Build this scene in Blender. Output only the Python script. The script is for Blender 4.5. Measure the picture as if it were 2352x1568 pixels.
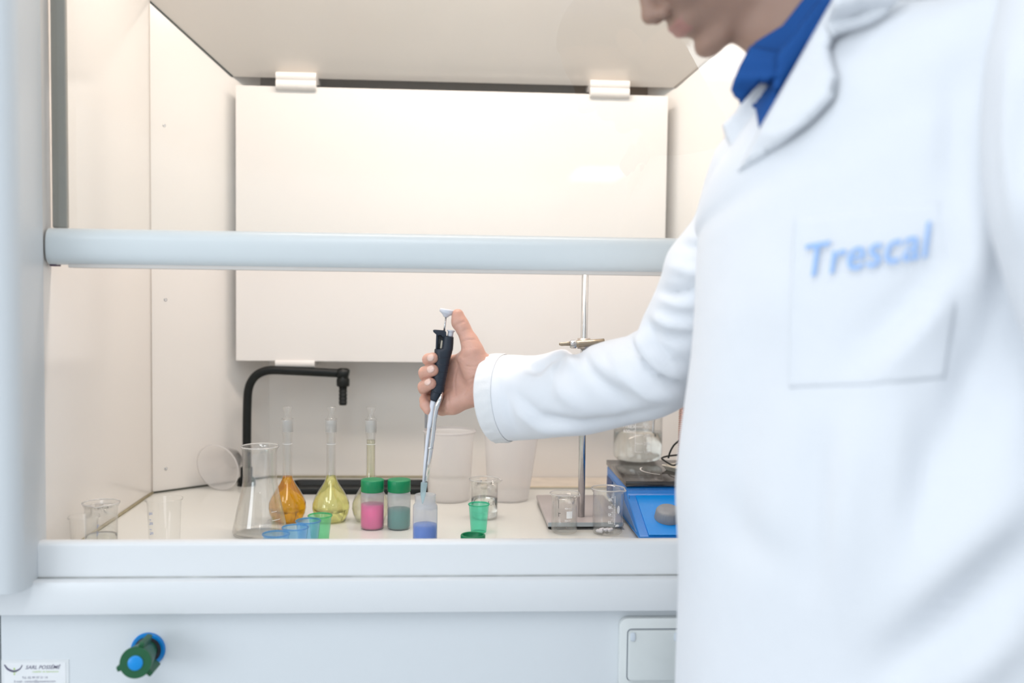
import bpy, bmesh, math, random
import numpy as np
from mathutils import Vector, Matrix
from mathutils.bvhtree import BVHTree

random.seed(7)
for o in list(bpy.data.objects):
    bpy.data.objects.remove(o)
scene = bpy.context.scene
COL = scene.collection

# ------------------------------------------------------------------ camera
IW, IH, FPX = 2352.0, 1568.0, 2287.0
CAM = np.array([0.0, 0.0, 1.28])
YAW, PITCH, ROLL = np.radians([3.4875, -2.9426, 0.7338])
_f = np.array([math.sin(YAW) * math.cos(PITCH), math.cos(YAW) * math.cos(PITCH), math.sin(PITCH)])
_r = np.array([math.cos(YAW), -math.sin(YAW), 0.0])
_u = np.cross(_r, _f)
CR = math.cos(ROLL) * _r + math.sin(ROLL) * _u
CU = -math.sin(ROLL) * _r + math.cos(ROLL) * _u
CF = _f
cam_data = bpy.data.cameras.new('camera')
cam = bpy.data.objects.new('camera', cam_data)
COL.objects.link(cam)
cam_data.sensor_width = 36.0
cam_data.lens = FPX / IW * 36.0
cam_data.clip_start = 0.05
m = Matrix.Identity(4)
for i in range(3):
    m[i][0], m[i][1], m[i][2], m[i][3] = CR[i], CU[i], -CF[i], CAM[i]
cam.matrix_world = m
cam_data.dof.use_dof = True
cam_data.dof.focus_distance = 1.55
cam_data.dof.aperture_fstop = 2.0
scene.camera = cam

# ------------------------------------------------------------------ world, lights, exposure
world = bpy.data.worlds.new('bright_lab_daylight')
scene.world = world
world.use_nodes = True
bg = world.node_tree.nodes['Background']
bg.inputs[0].default_value = (0.86, 0.935, 1.0, 1)
bg.inputs[1].default_value = 0.66


def area_light(name, loc, target, sx, sy, power, color):
    d = bpy.data.lights.new(name, 'AREA')
    d.shape = 'RECTANGLE'
    d.size, d.size_y, d.energy, d.color = sx, sy, power, color
    o = bpy.data.objects.new(name, d)
    COL.objects.link(o)
    o.location = loc
    o.rotation_euler = (Vector(target) - Vector(loc)).to_track_quat('-Z', 'Y').to_euler()
    return o


area_light('window_daylight', (-3.6, -2.0, 1.55), (0.35, 1.2, 1.15), 2.4, 1.7, 34, (0.88, 0.94, 1.0))
area_light('hood_lamp_light', (0.0, 1.53, 2.03), (0.0, 1.75, 1.0), 0.8, 0.12, 4.7, (1.0, 0.87, 0.79))
vs = scene.view_settings
vs.view_transform = 'Standard'
vs.look = 'None'
vs.exposure = 0.60
vs.gamma = 1.0
vs.use_curve_mapping = False
cy = scene.cycles
cy.max_bounces = 8
cy.transmission_bounces = 8
cy.transparent_max_bounces = 24
cy.diffuse_bounces = 3
cy.glossy_bounces = 3
cy.sample_clamp_indirect = 6.0
cy.blur_glossy = 0.5
cy.use_adaptive_sampling = True
cy.adaptive_threshold = 0.04
cy.use_denoising = True
cy.use_light_tree = False
cy.caustics_reflective = False


# ------------------------------------------------------------------ projection helpers (real depth y for every point)
def ray(px, py):
    d = CR * ((px - IW / 2) / FPX) - CU * ((py - IH / 2) / FPX) + CF
    return d / d[1]


def P(px, py, y):
    return CAM + ray(px, py) * y


def Z(px, py, z):                       # point on the horizontal plane z
    d = ray(px, py)
    return CAM + d * ((z - CAM[2]) / d[2])


def proj(p):
    d = np.asarray(p, float) - CAM
    c = d @ CF
    return IW / 2 + FPX * (d @ CR) / c, IH / 2 - FPX * (d @ CU) / c


TOP = 0.90                              # worktop height


# ------------------------------------------------------------------ materials
MATS = {}


def mat(name, color, rough=0.5, metal=0.0, spec=0.5, noise=0.03, scale=40.0, sss=0.0, bump=0.0, bscale=300.0,
        coat=0.0, emit=None, estr=0.0, sheen=0.0):
    if name in MATS:
        return MATS[name]
    ma = bpy.data.materials.new(name)
    ma.use_nodes = True
    nt = ma.node_tree
    b = nt.nodes['Principled BSDF']
    b.inputs['Roughness'].default_value = rough
    b.inputs['Metallic'].default_value = metal
    b.inputs['Specular IOR Level'].default_value = spec
    b.inputs['Coat Weight'].default_value = coat
    b.inputs['Sheen Weight'].default_value = sheen
    if sss:
        b.inputs['Subsurface Weight'].default_value = sss
        b.inputs['Subsurface Radius'].default_value = (0.006, 0.0025, 0.0012)
        b.inputs['Subsurface Scale'].default_value = 1.0
    tc = nt.nodes.new('ShaderNodeTexCoord')
    if noise < 0.025 and not bump:
        b.inputs['Base Color'].default_value = (*color, 1)
        if emit:
            b.inputs['Emission Color'].default_value = (*emit, 1)
            b.inputs['Emission Strength'].default_value = estr
        MATS[name] = ma
        return ma
    n = nt.nodes.new('ShaderNodeTexNoise')
    n.inputs['Scale'].default_value = scale
    n.inputs['Detail'].default_value = 3
    nt.links.new(tc.outputs['Object'], n.inputs['Vector'])
    mx = nt.nodes.new('ShaderNodeMix')
    mx.data_type = 'RGBA'
    c = color
    mx.inputs[6].default_value = (c[0] * (1 - noise), c[1] * (1 - noise), c[2] * (1 - noise), 1)
    mx.inputs[7].default_value = (min(1, c[0] * (1 + noise)), min(1, c[1] * (1 + noise)), min(1, c[2] * (1 + noise)), 1)
    nt.links.new(n.outputs['Fac'], mx.inputs[0])
    nt.links.new(mx.outputs[2], b.inputs['Base Color'])
    if bump:
        n2 = nt.nodes.new('ShaderNodeTexNoise')
        n2.inputs['Scale'].default_value = bscale
        nt.links.new(tc.outputs['Object'], n2.inputs['Vector'])
        bp = nt.nodes.new('ShaderNodeBump')
        bp.inputs['Strength'].default_value = bump
        bp.inputs['Distance'].default_value = 0.002
        nt.links.new(n2.outputs['Fac'], bp.inputs['Height'])
        nt.links.new(bp.outputs[0], b.inputs['Normal'])
    if emit:
        b.inputs['Emission Color'].default_value = (*emit, 1)
        b.inputs['Emission Strength'].default_value = estr
    MATS[name] = ma
    return ma


def glass(name, color=(1, 1, 1), ior=1.47, rough=0.0):
    if name in MATS:
        return MATS[name]
    ma = bpy.data.materials.new(name)
    ma.use_nodes = True
    nt = ma.node_tree
    nt.nodes.remove(nt.nodes['Principled BSDF'])
    g = nt.nodes.new('ShaderNodeBsdfGlass')
    g.inputs['Color'].default_value = (*color, 1)
    g.inputs['IOR'].default_value = ior
    g.inputs['Roughness'].default_value = rough
    nt.links.new(g.outputs[0], nt.nodes['Material Output'].inputs[0])
    MATS[name] = ma
    return ma


def turbid(name, tint, body, fac=0.4):
    ma = glass(name, tint, 1.34)
    nt = ma.node_tree
    N, L = nt.nodes.new, nt.links.new
    g = [n for n in nt.nodes if n.type == 'BSDF_GLASS'][0]
    d = N('ShaderNodeBsdfDiffuse'); d.inputs[0].default_value = (*body, 1)
    t = N('ShaderNodeBsdfTranslucent'); t.inputs[0].default_value = (*body, 1)
    m1 = N('ShaderNodeMixShader'); m1.inputs[0].default_value = 0.6
    L(d.outputs[0], m1.inputs[1]); L(t.outputs[0], m1.inputs[2])
    m2 = N('ShaderNodeMixShader'); m2.inputs[0].default_value = fac
    L(g.outputs[0], m2.inputs[1]); L(m1.outputs[0], m2.inputs[2])
    L(m2.outputs[0], nt.nodes['Material Output'].inputs[0])
    return ma


def thin(name, tint=(1, 1, 1), body=(1, 1, 1), fac=0.0, ior=1.45, rough=0.03, trans=0.6):
    """thin-walled sheet: clear share tinted by 'tint', cloudy share 'fac' of translucent + diffuse 'body', fresnel gloss"""
    if name in MATS:
        return MATS[name]
    ma = bpy.data.materials.new(name)
    ma.use_nodes = True
    nt = ma.node_tree
    nt.nodes.remove(nt.nodes['Principled BSDF'])
    N, L = nt.nodes.new, nt.links.new
    t = N('ShaderNodeBsdfTransparent'); t.inputs[0].default_value = (*tint, 1)
    d = N('ShaderNodeBsdfDiffuse'); d.inputs[0].default_value = (*body, 1)
    tl = N('ShaderNodeBsdfTranslucent'); tl.inputs[0].default_value = (*body, 1)
    m1 = N('ShaderNodeMixShader'); m1.inputs[0].default_value = trans
    L(d.outputs[0], m1.inputs[1]); L(tl.outputs[0], m1.inputs[2])
    m2 = N('ShaderNodeMixShader'); m2.inputs[0].default_value = fac
    L(t.outputs[0], m2.inputs[1]); L(m1.outputs[0], m2.inputs[2])
    g = N('ShaderNodeBsdfGlossy'); g.inputs['Roughness'].default_value = rough
    fr = N('ShaderNodeFresnel')
    ge = N('ShaderNodeNewGeometry')
    mi_ = N('ShaderNodeMix'); mi_.inputs[2].default_value = ior; mi_.inputs[3].default_value = 1.0 / ior   # same reflectance on both faces of the sheet
    L(ge.outputs['Backfacing'], mi_.inputs[0]); L(mi_.outputs[0], fr.inputs[0])
    m3 = N('ShaderNodeMixShader')
    L(fr.outputs[0], m3.inputs[0]); L(m2.outputs[0], m3.inputs[1]); L(g.outputs[0], m3.inputs[2])
    L(m3.outputs[0], nt.nodes['Material Output'].inputs[0])
    MATS[name] = ma
    return ma


LAMI = mat('white_laminate', (0.83, 0.80, 0.765), 0.16, noise=0.01, scale=3)
BOARD = mat('baffle_laminate', (0.86, 0.83, 0.80), 0.10, noise=0.01, scale=3)
WHITE = mat('white_enamel', (0.78, 0.80, 0.815), 0.28, noise=0.012, scale=6)
WHITE2 = mat('white_painted_panel', (0.74, 0.775, 0.80), 0.35, noise=0.015, scale=5)
WORK = mat('pale_glazed_worktop', (0.745, 0.755, 0.715), 0.07, noise=0.012, scale=8, spec=0.6)
CREAM = mat('cream_plastic', (0.86, 0.83, 0.80), 0.35, noise=0.01)
DARKJ = mat('dark_joint', (0.06, 0.065, 0.05), 0.8)
OLIVE = mat('dirty_seal', (0.36, 0.32, 0.21), 0.8, noise=0.3, scale=60)
BLACK = mat('black_plastic', (0.006, 0.008, 0.008), 0.4, spec=0.3, noise=0.1)
STEEL = mat('brushed_steel', (0.60, 0.61, 0.62), 0.26, 1.0, noise=0.12, scale=120)
BRASS = mat('tarnished_nickel', (0.42, 0.36, 0.28), 0.35, 1.0, noise=0.2, scale=200)
PLATE = mat('grey_lacquered_steel', (0.50, 0.46, 0.46), 0.3, 0.2, noise=0.03)
PLATEE = mat('galvanised_edge', (0.50, 0.56, 0.60), 0.35, 0.3)
GLASS = thin('clear_glass', (0.985, 0.985, 0.98), (0.95, 0.95, 0.94), fac=0.03, ior=1.72, rough=0.03)
RIMG = thin('bright_glass_rim', (0.97, 0.97, 0.97), (0.97, 0.97, 0.96), fac=0.34, ior=1.7, rough=0.05, trans=0.4)
WATER = glass('water', (0.98, 0.99, 0.98), 1.33)
GLASSP = thin('sash_glass', (0.975, 0.985, 0.98), fac=0.0, ior=1.5, rough=0.005)
BLUEP = mat('blue_painted_metal', (0.008, 0.19, 0.60), 0.32, noise=0.05, scale=300, bump=0.15, bscale=900)
BLUEL = mat('light_blue_panel', (0.10, 0.22, 0.45), 0.4, noise=0.05)
BLKG = mat('black_ceramic_glass', (0.03, 0.026, 0.024), 0.12, noise=0.1, spec=0.9)
GREYP = mat('grey_plastic', (0.24, 0.26, 0.29), 0.45)
PRINT = mat('white_enamel_print', (0.96, 0.96, 0.96), 0.6)
INKB = mat('blue_print', (0.16, 0.26, 0.55), 0.6)
INKD = mat('dark_marker_ink', (0.03, 0.03, 0.04), 0.6)
COAT = mat('white_cotton', (0.785, 0.81, 0.85), 0.85, noise=0.012, scale=60, bump=0.12, bscale=1500, sheen=0.1)
COATS = mat('worn_cotton_hem', (0.77, 0.785, 0.80), 0.9, noise=0.03, scale=180, bump=0.2, bscale=900)
LOGO = mat('blue_logo_print', (0.34, 0.54, 0.90), 0.8)
POLO = mat('blue_cotton_pique', (0.0, 0.070, 0.29), 0.8, noise=0.06, scale=200, bump=0.2, bscale=1200)
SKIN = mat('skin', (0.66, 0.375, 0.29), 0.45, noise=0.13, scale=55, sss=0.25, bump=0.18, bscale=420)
FACE = mat('shaded_face_skin', (0.35, 0.215, 0.16), 0.5, noise=0.10, scale=30, sss=0.2, bump=0.1, bscale=400)  # darker than the hand: the face's shade is put into the skin colour
LIPS = mat('lip_skin', (0.40, 0.20, 0.165), 0.45, sss=0.2)
NAIL = mat('fingernail', (0.80, 0.56, 0.48), 0.25, spec=0.6)
HAIR = mat('dark_hair', (0.05, 0.04, 0.035), 0.6, noise=0.3, scale=150)
TROUS = mat('dark_trousers', (0.03, 0.035, 0.05), 0.9)
NAVY = mat('navy_rubber', (0.012, 0.02, 0.035), 0.5, noise=0.1)
PWHITE = mat('white_plastic', (0.72, 0.75, 0.82), 0.4)
CHROME = mat('polished_steel', (0.80, 0.80, 0.80), 0.08, 1.0)
GREENC = mat('green_cap_plastic', (0.0, 0.23, 0.085), 0.38)
HDPE = thin('milky_plastic', (0.86, 0.88, 0.90), (0.96, 0.97, 0.99), fac=0.44, trans=0.68, rough=0.25)
PPMILK = thin('cloudy_plastic', (0.95, 0.94, 0.94), (0.98, 0.965, 0.96), fac=0.55, trans=0.42, rough=0.3, ior=1.3)
CLEARP = thin('clear_plastic', (0.985, 0.985, 0.98), (0.90, 0.90, 0.88), fac=0.05, rough=0.05)
BCUP = thin('blue_translucent_plastic', (0.58, 0.83, 0.98), (0.32, 0.62, 0.95), fac=0.25, rough=0.15)
GCUP = thin('green_translucent_plastic', (0.45, 0.93, 0.78), (0.16, 0.80, 0.62), fac=0.28, rough=0.15)
TIPB = thin('pale_blue_tip_plastic', (0.80, 0.93, 0.97), (0.74, 0.90, 0.96), fac=0.45, rough=0.15)


# ------------------------------------------------------------------ object helpers
def link(o, parent=None):
    COL.objects.link(o)
    if parent is not None:
        o.parent = parent
        if parent.get('_world') is None and False:
            pass
    return o


def mesh(name, V, F, smooth=True):
    me = bpy.data.meshes.new(name)
    me.from_pydata([tuple(map(float, v)) for v in V], [], [tuple(map(int, f)) for f in F])
    me.validate()
    me.update()
    if smooth:
        me.polygons.foreach_set('use_smooth', [True] * len(me.polygons))
    return me


def obj(name, me, material, parent=None, world=False, label=None, kind=None):
    o = bpy.data.objects.new(name, me)
    COL.objects.link(o)
    if len(me.materials) == 0 and material is not None:
        me.materials.append(material)
    if parent is not None:
        o.parent = parent
        if world:
            o.matrix_parent_inverse = base_matrix(parent).inverted()
    if label:
        o['label'] = label
    if kind:
        o['kind'] = kind
    return o


def base_matrix(o):
    mm = o.matrix_basis.copy()
    if o.parent is not None:
        mm = base_matrix(o.parent) @ o.matrix_parent_inverse @ mm
    return mm


def tag(o, label, cat, group=None):
    o['label'] = label
    o['category'] = cat
    if group:
        o['group'] = group
    return o


def thing(name, label, cat, loc=(0, 0, 0), rotz=0.0, group=None):
    o = bpy.data.objects.new(name, None)
    COL.objects.link(o)
    o.empty_display_size = 0.02
    o.location = [float(v) for v in loc]
    o.rotation_euler = (0, 0, rotz)
    return tag(o, label, cat, group)


def dup(root, loc, rotz=0.0, label=None, scale=1.0):
    r = root.copy()
    COL.objects.link(r)
    r.location = [float(v) for v in loc]
    r.rotation_euler = (0, 0, rotz)
    r.scale = (scale,) * 3
    if label:
        r['label'] = label
    for ch in list(root.children):
        c = ch.copy()
        COL.objects.link(c)
        c.parent = r
        for g in list(ch.children):
            d = g.copy()
            COL.objects.link(d)
            d.parent = c
    return r


def box(x0, x1, y0, y1, z0, z1, bev=0.0, seg=2):
    bm = bmesh.new()
    bmesh.ops.create_cube(bm, size=1.0)
    for v in bm.verts:
        v.co = ((x0 + x1) / 2 + v.co.x * (x1 - x0), (y0 + y1) / 2 + v.co.y * (y1 - y0), (z0 + z1) / 2 + v.co.z * (z1 - z0))
    if bev:
        bmesh.ops.bevel(bm, geom=bm.edges[:], offset=bev, segments=seg, profile=0.5, affect='EDGES')
    me = bpy.data.meshes.new('box')
    bm.to_mesh(me)
    bm.free()
    return me


def prism(pts, z0, z1, bev=0.0, seg=2, axis='z'):
    """closed polygon extruded along an axis; pts are 2-D"""
    bm = bmesh.new()

    def cv(p, t):
        return (p[0], p[1], t) if axis == 'z' else ((p[0], t, p[1]) if axis == 'y' else (t, p[0], p[1]))
    a = [bm.verts.new(cv(p, z0)) for p in pts]
    b = [bm.verts.new(cv(p, z1)) for p in pts]
    bm.faces.new(a)
    bm.faces.new(b)
    n = len(pts)
    for i in range(n):
        bm.faces.new((a[i], a[(i + 1) % n], b[(i + 1) % n], b[i]))
    bmesh.ops.recalc_face_normals(bm, faces=bm.faces)
    if bev:
        bmesh.ops.bevel(bm, geom=bm.edges[:], offset=bev, segments=seg, profile=0.5, affect='EDGES')
    me = bpy.data.meshes.new('prism')
    bm.to_mesh(me)
    bm.free()
    return me


def quad_sheet(corners, th):
    """four world corners -> slab of thickness th behind the face"""
    c = [np.array(p, float) for p in corners]
    n = np.cross(c[1] - c[0], c[3] - c[0])
    n /= np.linalg.norm(n)
    V = c + [p - n * th for p in c]
    F = [(0, 1, 2, 3), (7, 6, 5, 4), (0, 4, 5, 1), (1, 5, 6, 2), (2, 6, 7, 3), (3, 7, 4, 0)]
    return mesh('slab', V, F, False)


def lathe(prof, n=48, spout=None):
    """prof: list of (r, z); ends with r=0 are closed"""
    V, F, rows = [], [], []
    for r, z in prof:
        if r < 1e-7:
            rows.append([len(V)])
            V.append((0, 0, z))
        else:
            row = []
            for k in range(n):
                a = 2 * math.pi * k / n
                x, y, zz = r * math.cos(a), r * math.sin(a), z
                if spout:
                    x, y, zz = spout(a, r, z)
                row.append(len(V))
                V.append((x, y, zz))
            rows.append(row)
    for a, b in zip(rows[:-1], rows[1:]):
        if len(a) == 1 and len(b) == 1:
            continue
        for k in range(n):
            k2 = (k + 1) % n
            if len(a) == 1:
                F.append((a[0], b[k2], b[k]))
            elif len(b) == 1:
                F.append((a[k], a[k2], b[0]))
            else:
                F.append((a[k], a[k2], b[k2], b[k]))
    return V, F


def lathe_mesh(name, prof, n=48, spout=None):
    V, F = lathe(prof, n, spout)
    me = mesh(name, V, F)
    bm = bmesh.new()
    bm.from_mesh(me)
    bmesh.ops.recalc_face_normals(bm, faces=bm.faces)
    bm.to_mesh(me)
    bm.free()
    me.polygons.foreach_set('use_smooth', [True] * len(me.polygons))
    return me


def frames(pts):
    pts = [np.array(p, float) for p in pts]
    T = []
    for i in range(len(pts)):
        a = pts[max(i - 1, 0)]
        b = pts[min(i + 1, len(pts) - 1)]
        t = b - a
        T.append(t / (np.linalg.norm(t) + 1e-12))
    up = np.array([0.0, -1.0, 0.0]) if abs(T[0][1]) < 0.9 else np.array([1.0, 0, 0])
    out = []
    n = up - T[0] * (up @ T[0])
    n /= np.linalg.norm(n)
    for p, t in zip(pts, T):
        n = n - t * (n @ t)
        n /= np.linalg.norm(n)
        out.append((p, t, n, np.cross(t, n)))
    return out


def tube(pts, radii, n=20, caps=True, flat=1.0):
    fr = frames(pts)
    if not hasattr(radii, '__len__'):
        radii = [radii] * len(fr)
    V, F = [], []
    for (p, t, a, b), r in zip(fr, radii):
        for k in range(n):
            an = 2 * math.pi * k / n
            V.append(p + a * r * flat * math.cos(an) + b * r * math.sin(an))
    for i in range(len(fr) - 1):
        for k in range(n):
            k2 = (k + 1) % n
            F.append((i * n + k, i * n + k2, (i + 1) * n + k2, (i + 1) * n + k))
    if caps:
        F.append(tuple(range(n))[::-1])
        F.append(tuple((len(fr) - 1) * n + k for k in range(n)))
    return V, F


def tube_mesh(name, pts, radii, n=20, flat=1.0, sharp=True):
    V, F = tube(pts, radii, n, True, flat)
    me = mesh(name, V, F)
    bm = bmesh.new()
    bm.from_mesh(me)
    bmesh.ops.recalc_face_normals(bm, faces=bm.faces)
    bm.to_mesh(me)
    bm.free()
    if sharp:
        for p in me.polygons:
            p.use_smooth = len(p.vertices) == 4
    return me


def spline(pts, n):
    """Catmull-Rom through pts"""
    pts = [np.array(p, float) for p in pts]
    pts = [2 * pts[0] - pts[1]] + pts + [2 * pts[-1] - pts[-2]]
    out = []
    segs = len(pts) - 3
    for s in range(segs):
        p0, p1, p2, p3 = pts[s:s + 4]
        for k in range(n):
            t = k / n
            out.append(0.5 * ((2 * p1) + (-p0 + p2) * t + (2 * p0 - 5 * p1 + 4 * p2 - p3) * t * t + (-p0 + 3 * p1 - 3 * p2 + p3) * t ** 3))
    out.append(pts[-2])
    return out


def shade_auto(me, ang=35):
    bm = bmesh.new()
    bm.from_mesh(me)
    for e in bm.edges:
        if len(e.link_faces) == 2 and e.calc_face_angle(0) > math.radians(ang):
            e.smooth = False
    bm.to_mesh(me)
    bm.free()
    me.polygons.foreach_set('use_smooth', [True] * len(me.polygons))
    return me


def text_tris(body, size=1.0, bold=0.0, shear=0.0, align='LEFT', spacing=1.0):
    """built-in font -> list of 2-D verts and faces"""
    cu = bpy.data.curves.new('txt', 'FONT')
    cu.body = body
    cu.size = size
    cu.offset = bold * size
    cu.shear = shear
    cu.align_x = align
    cu.space_character = spacing
    cu.resolution_u = 3
    o = bpy.data.objects.new('txt', cu)
    COL.objects.link(o)
    dg = bpy.context.evaluated_depsgraph_get()
    dg.update()
    me = o.evaluated_get(dg).to_mesh()
    V = [(v.co.x, v.co.y) for v in me.vertices]
    F = [tuple(p.vertices) for p in me.polygons]
    o.evaluated_get(dg).to_mesh_clear()
    bpy.data.objects.remove(o)
    bpy.data.curves.remove(cu)
    return V, F


def merge(parts):
    V, F = [], []
    for v, f in parts:
        k = len(V)
        V += list(v)
        F += [tuple(i + k for i in q) for q in f]
    return V, F


# ------------------------------------------------------------------ signed-distance modelling (smooth continuous bodies)
def sd_cone(Pn, a, b, ra, rb):
    a, b = np.asarray(a, np.float32), np.asarray(b, np.float32)
    ba = b - a
    pa = Pn - a
    h = np.clip((pa @ ba) / float(ba @ ba + 1e-12), 0, 1)
    d = np.sqrt(((pa - h[..., None] * ba) ** 2).sum(-1))
    return d - (ra + (rb - ra) * h)


def sd_ell(Pn, c, r, R=None):
    q = Pn - np.asarray(c, np.float32)
    if R is not None:
        q = q @ np.asarray(R, np.float32).T
    r = np.asarray(r, np.float32)
    k0 = np.sqrt(((q / r) ** 2).sum(-1))
    k1 = np.sqrt(((q / (r * r)) ** 2).sum(-1)) + 1e-9
    return k0 * (k0 - 1) / k1


def smin(a, b, k):
    h = np.clip(0.5 + 0.5 * (b - a) / k, 0, 1)
    return b + (a - b) * h - k * h * (1 - h)


def smax(a, b, k):
    return -smin(-a, -b, k)


def surface_nets(fn, lo, hi, step):
    lo, hi = np.array(lo, float), np.array(hi, float)
    n = np.ceil((hi - lo) / step).astype(int) + 1
    ax = [lo[i] + step * np.arange(n[i]) for i in range(3)]
    G = np.stack(np.meshgrid(*ax, indexing='ij'), -1).astype(np.float32)
    Fv = fn(G)
    ins = Fv < 0
    cx, cyy, cz = n - 1
    cnt = np.zeros((cx, cyy, cz), np.float32)
    acc = np.zeros((cx, cyy, cz, 3), np.float32)
    corners = [(i, j, k) for i in (0, 1) for j in (0, 1) for k in (0, 1)]
    for a in corners:
        for d in range(3):
            if a[d] == 1:
                continue
            b = list(a)
            b[d] = 1
            sa = tuple(slice(a[q], a[q] + (cx, cyy, cz)[q]) for q in range(3))
            sb = tuple(slice(b[q], b[q] + (cx, cyy, cz)[q]) for q in range(3))
            fa, fb = Fv[sa], Fv[sb]
            cr = ins[sa] != ins[sb]
            t = np.where(cr, fa / np.where(cr, fa - fb, 1), 0)
            cnt += cr
            for q in range(3):
                acc[..., q] += np.where(cr, a[q] + (t if q == d else 0), 0)
    act = cnt > 0
    idx = -np.ones(act.shape, np.int64)
    cells = np.argwhere(act)
    idx[act] = np.arange(len(cells))
    V = lo + step * (cells + acc[act] / cnt[act][:, None])
    faces = []
    for d in range(3):
        e1, e2 = (d + 1) % 3, (d + 2) % 3
        sl0 = [slice(None)] * 3
        sl1 = [slice(None)] * 3
        sl0[d] = slice(0, n[d] - 1)
        sl1[d] = slice(1, n[d])
        A, B = ins[tuple(sl0)], ins[tuple(sl1)]
        ed = np.argwhere(A != B)
        ok = (ed[:, e1] > 0) & (ed[:, e2] > 0) & (ed[:, e1] < n[e1] - 1) & (ed[:, e2] < n[e2] - 1)
        ed = ed[ok]
        if len(ed) == 0:
            continue
        u1 = np.zeros(3, int); u1[e1] = 1
        u2 = np.zeros(3, int); u2[e2] = 1
        q = [idx[tuple(c.T)] for c in (ed - u1 - u2, ed - u2, ed, ed - u1)]
        fl = A[tuple(ed.T)]
        Q = np.stack(q, 1)
        Q[~fl] = Q[~fl][:, ::-1]
        faces.append(Q)
    return V, np.concatenate(faces)


# ================================================================== SETTING
fl = obj('floor', box(-3.0, 3.2, -10.5, 2.6, -0.05, 0.0), mat('grey_lab_floor', (0.50, 0.52, 0.54), 0.4, noise=0.05))
fl['kind'] = 'structure'
ce = obj('ceiling', box(-3.0, 3.2, -10.5, 2.6, 2.75, 2.8), mat('white_ceiling', (0.82, 0.82, 0.82), 0.8))
ce['kind'] = 'structure'

XL = -0.545                 # inner face of the left side wall
YC, YB = 1.843, 2.0         # corner where the angled panel starts, back wall
XB = -0.362
XR, XBR = 0.555, 0.372
ROOF = 2.08

# ------------------------------------------------------------------ fume hood carcass
hood = thing('fume_hood', 'white laminate fume hood cabinet with open front and angled inner corners', 'fume hood', (0.0, 1.7, 0.0))


def hp(name, me, material=LAMI, label=None):
    return obj(name, me, material, hood, True, label)


hp('side_wall', box(XL - 0.02, XL, 1.36, YC, 0.1, ROOF))
hp('side_wall', box(XR, XR + 0.02, 1.36, YC, 0.1, ROOF))


def corner_panel(xw, xb):
    s = 1 if xb > xw else -1
    a, b = (xw, YC), (xb, YB)
    c = [(xw, YC, TOP + 0.003), (xb, YB, TOP + 0.003), (xb, YB, ROOF), (xw, YC, ROOF)]
    if s < 0:
        c = [c[1], c[0], c[3], c[2]]
    return quad_sheet(c, 0.012)


cp1 = hp('corner_panel', corner_panel(XL, XB))
cp2 = hp('corner_panel', corner_panel(XR, XBR))
hp('back_wall', box(XB - 0.2, XBR + 0.2, YB + 0.0005, YB + 0.02, 0.1, ROOF))
# dark and stained joints where the inner walls meet the worktop
hp('joint', tube_mesh('joint', [(XL, YC - 0.001, TOP + 0.001), (XB, YB - 0.001, TOP + 0.001)], 0.0022, 8), DARKJ, 'dark joint line')
hp('joint', tube_mesh('joint', [(XL + 0.001, 1.37, TOP + 0.001), (XL + 0.001, YC, TOP + 0.001)], 0.003, 8), OLIVE, 'stained sealant line')
hp('joint', tube_mesh('joint', [(XB, YB - 0.001, TOP + 0.002), (0.03, YB - 0.001, TOP + 0.002)], 0.0022, 8), OLIVE, 'stained sealant line')
hp('joint', tube_mesh('joint', [(XL + 0.0015, YC - 0.0015, TOP), (XL + 0.0015, YC - 0.0015, ROOF)], 0.0006, 6), mat('tan_joint', (0.66, 0.60, 0.53), 0.8))
# screws on the angled panel
d45 = np.array([XB - XL, YB - YC]) / math.hypot(XB - XL, YB - YC)
nrm = np.array([d45[1], -d45[0]])
for (sx, sy) in ((377, 288), (380, 688), (381, 1076)):
    rr = ray(sx, sy)
    # intersect with the angled panel plane
    t = (nrm @ np.array([XL, YC])) / (nrm @ rr[:2])
    q = CAM + rr * t
    V, F = lathe([(0, -0.001), (0.0030, -0.001), (0.0030, 0.0006), (0.0024, 0.0012), (0.0012, 0.0011), (0.0010, 0.0004), (0, 0.0004)], 16)
    M = Vector((nrm[0], nrm[1], 0)).to_track_quat('Z', 'Y').to_matrix()
    V = [np.array(M @ Vector(v)) + q for v in V]
    obj('screw', mesh('screw', V, F), STEEL, cp1, True)
# sloping ceiling plate with the exhaust slot below it
YS, YS2 = 1.948, 1.70
zs = P(541, 176, YS)[2]
zt = zs + (YS - YS2) * 1.03


def wall_x(y, s=0):
    if s == 0:
        return XL + max(0, (y - YC)) / (YB - YC) * (XB - XL)
    return XR + max(0, (y - YC)) / (YB - YC) * (XBR - XR)


def slope_z(y):
    return zs + (YS - y) * 1.03


SL = [(wall_x(YS) + .001, YS, zs), (wall_x(YS, 1) - .001, YS, zs), (XR - .001, YC, slope_z(YC)), (XR - .001, YS2, zt),
      (XL + .001, YS2, zt), (XL + .001, YC, slope_z(YC))]
V = [np.array(p) for p in SL] + [np.array(p) + np.array([0, 0.006, 0.006]) for p in SL]
F = [(0, 1, 2, 3, 4, 5), (11, 10, 9, 8, 7, 6)] + [(i, i + 6, (i + 1) % 6 + 6, (i + 1) % 6) for i in range(6)]
hp('sloping_ceiling_plate', mesh('slope', V, F, False), mat('beige_laminate', (0.74, 0.69, 0.635), 0.14, noise=0.01, scale=3), 'beige glossy ceiling plate')
hp('joint', tube_mesh('joint', [(XL + .002, YC, slope_z(YC) - 0.001), (wall_x(YS) + .002, YS - 0.001, zs)], 0.0014, 6), DARKJ)
hp('joint', tube_mesh('joint', [(XR - .002, YC, slope_z(YC) - 0.001), (wall_x(YS, 1) - .002, YS - 0.001, zs)], 0.0014, 6), mat('beige_joint', (0.5, 0.45, 0.4)))
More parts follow.
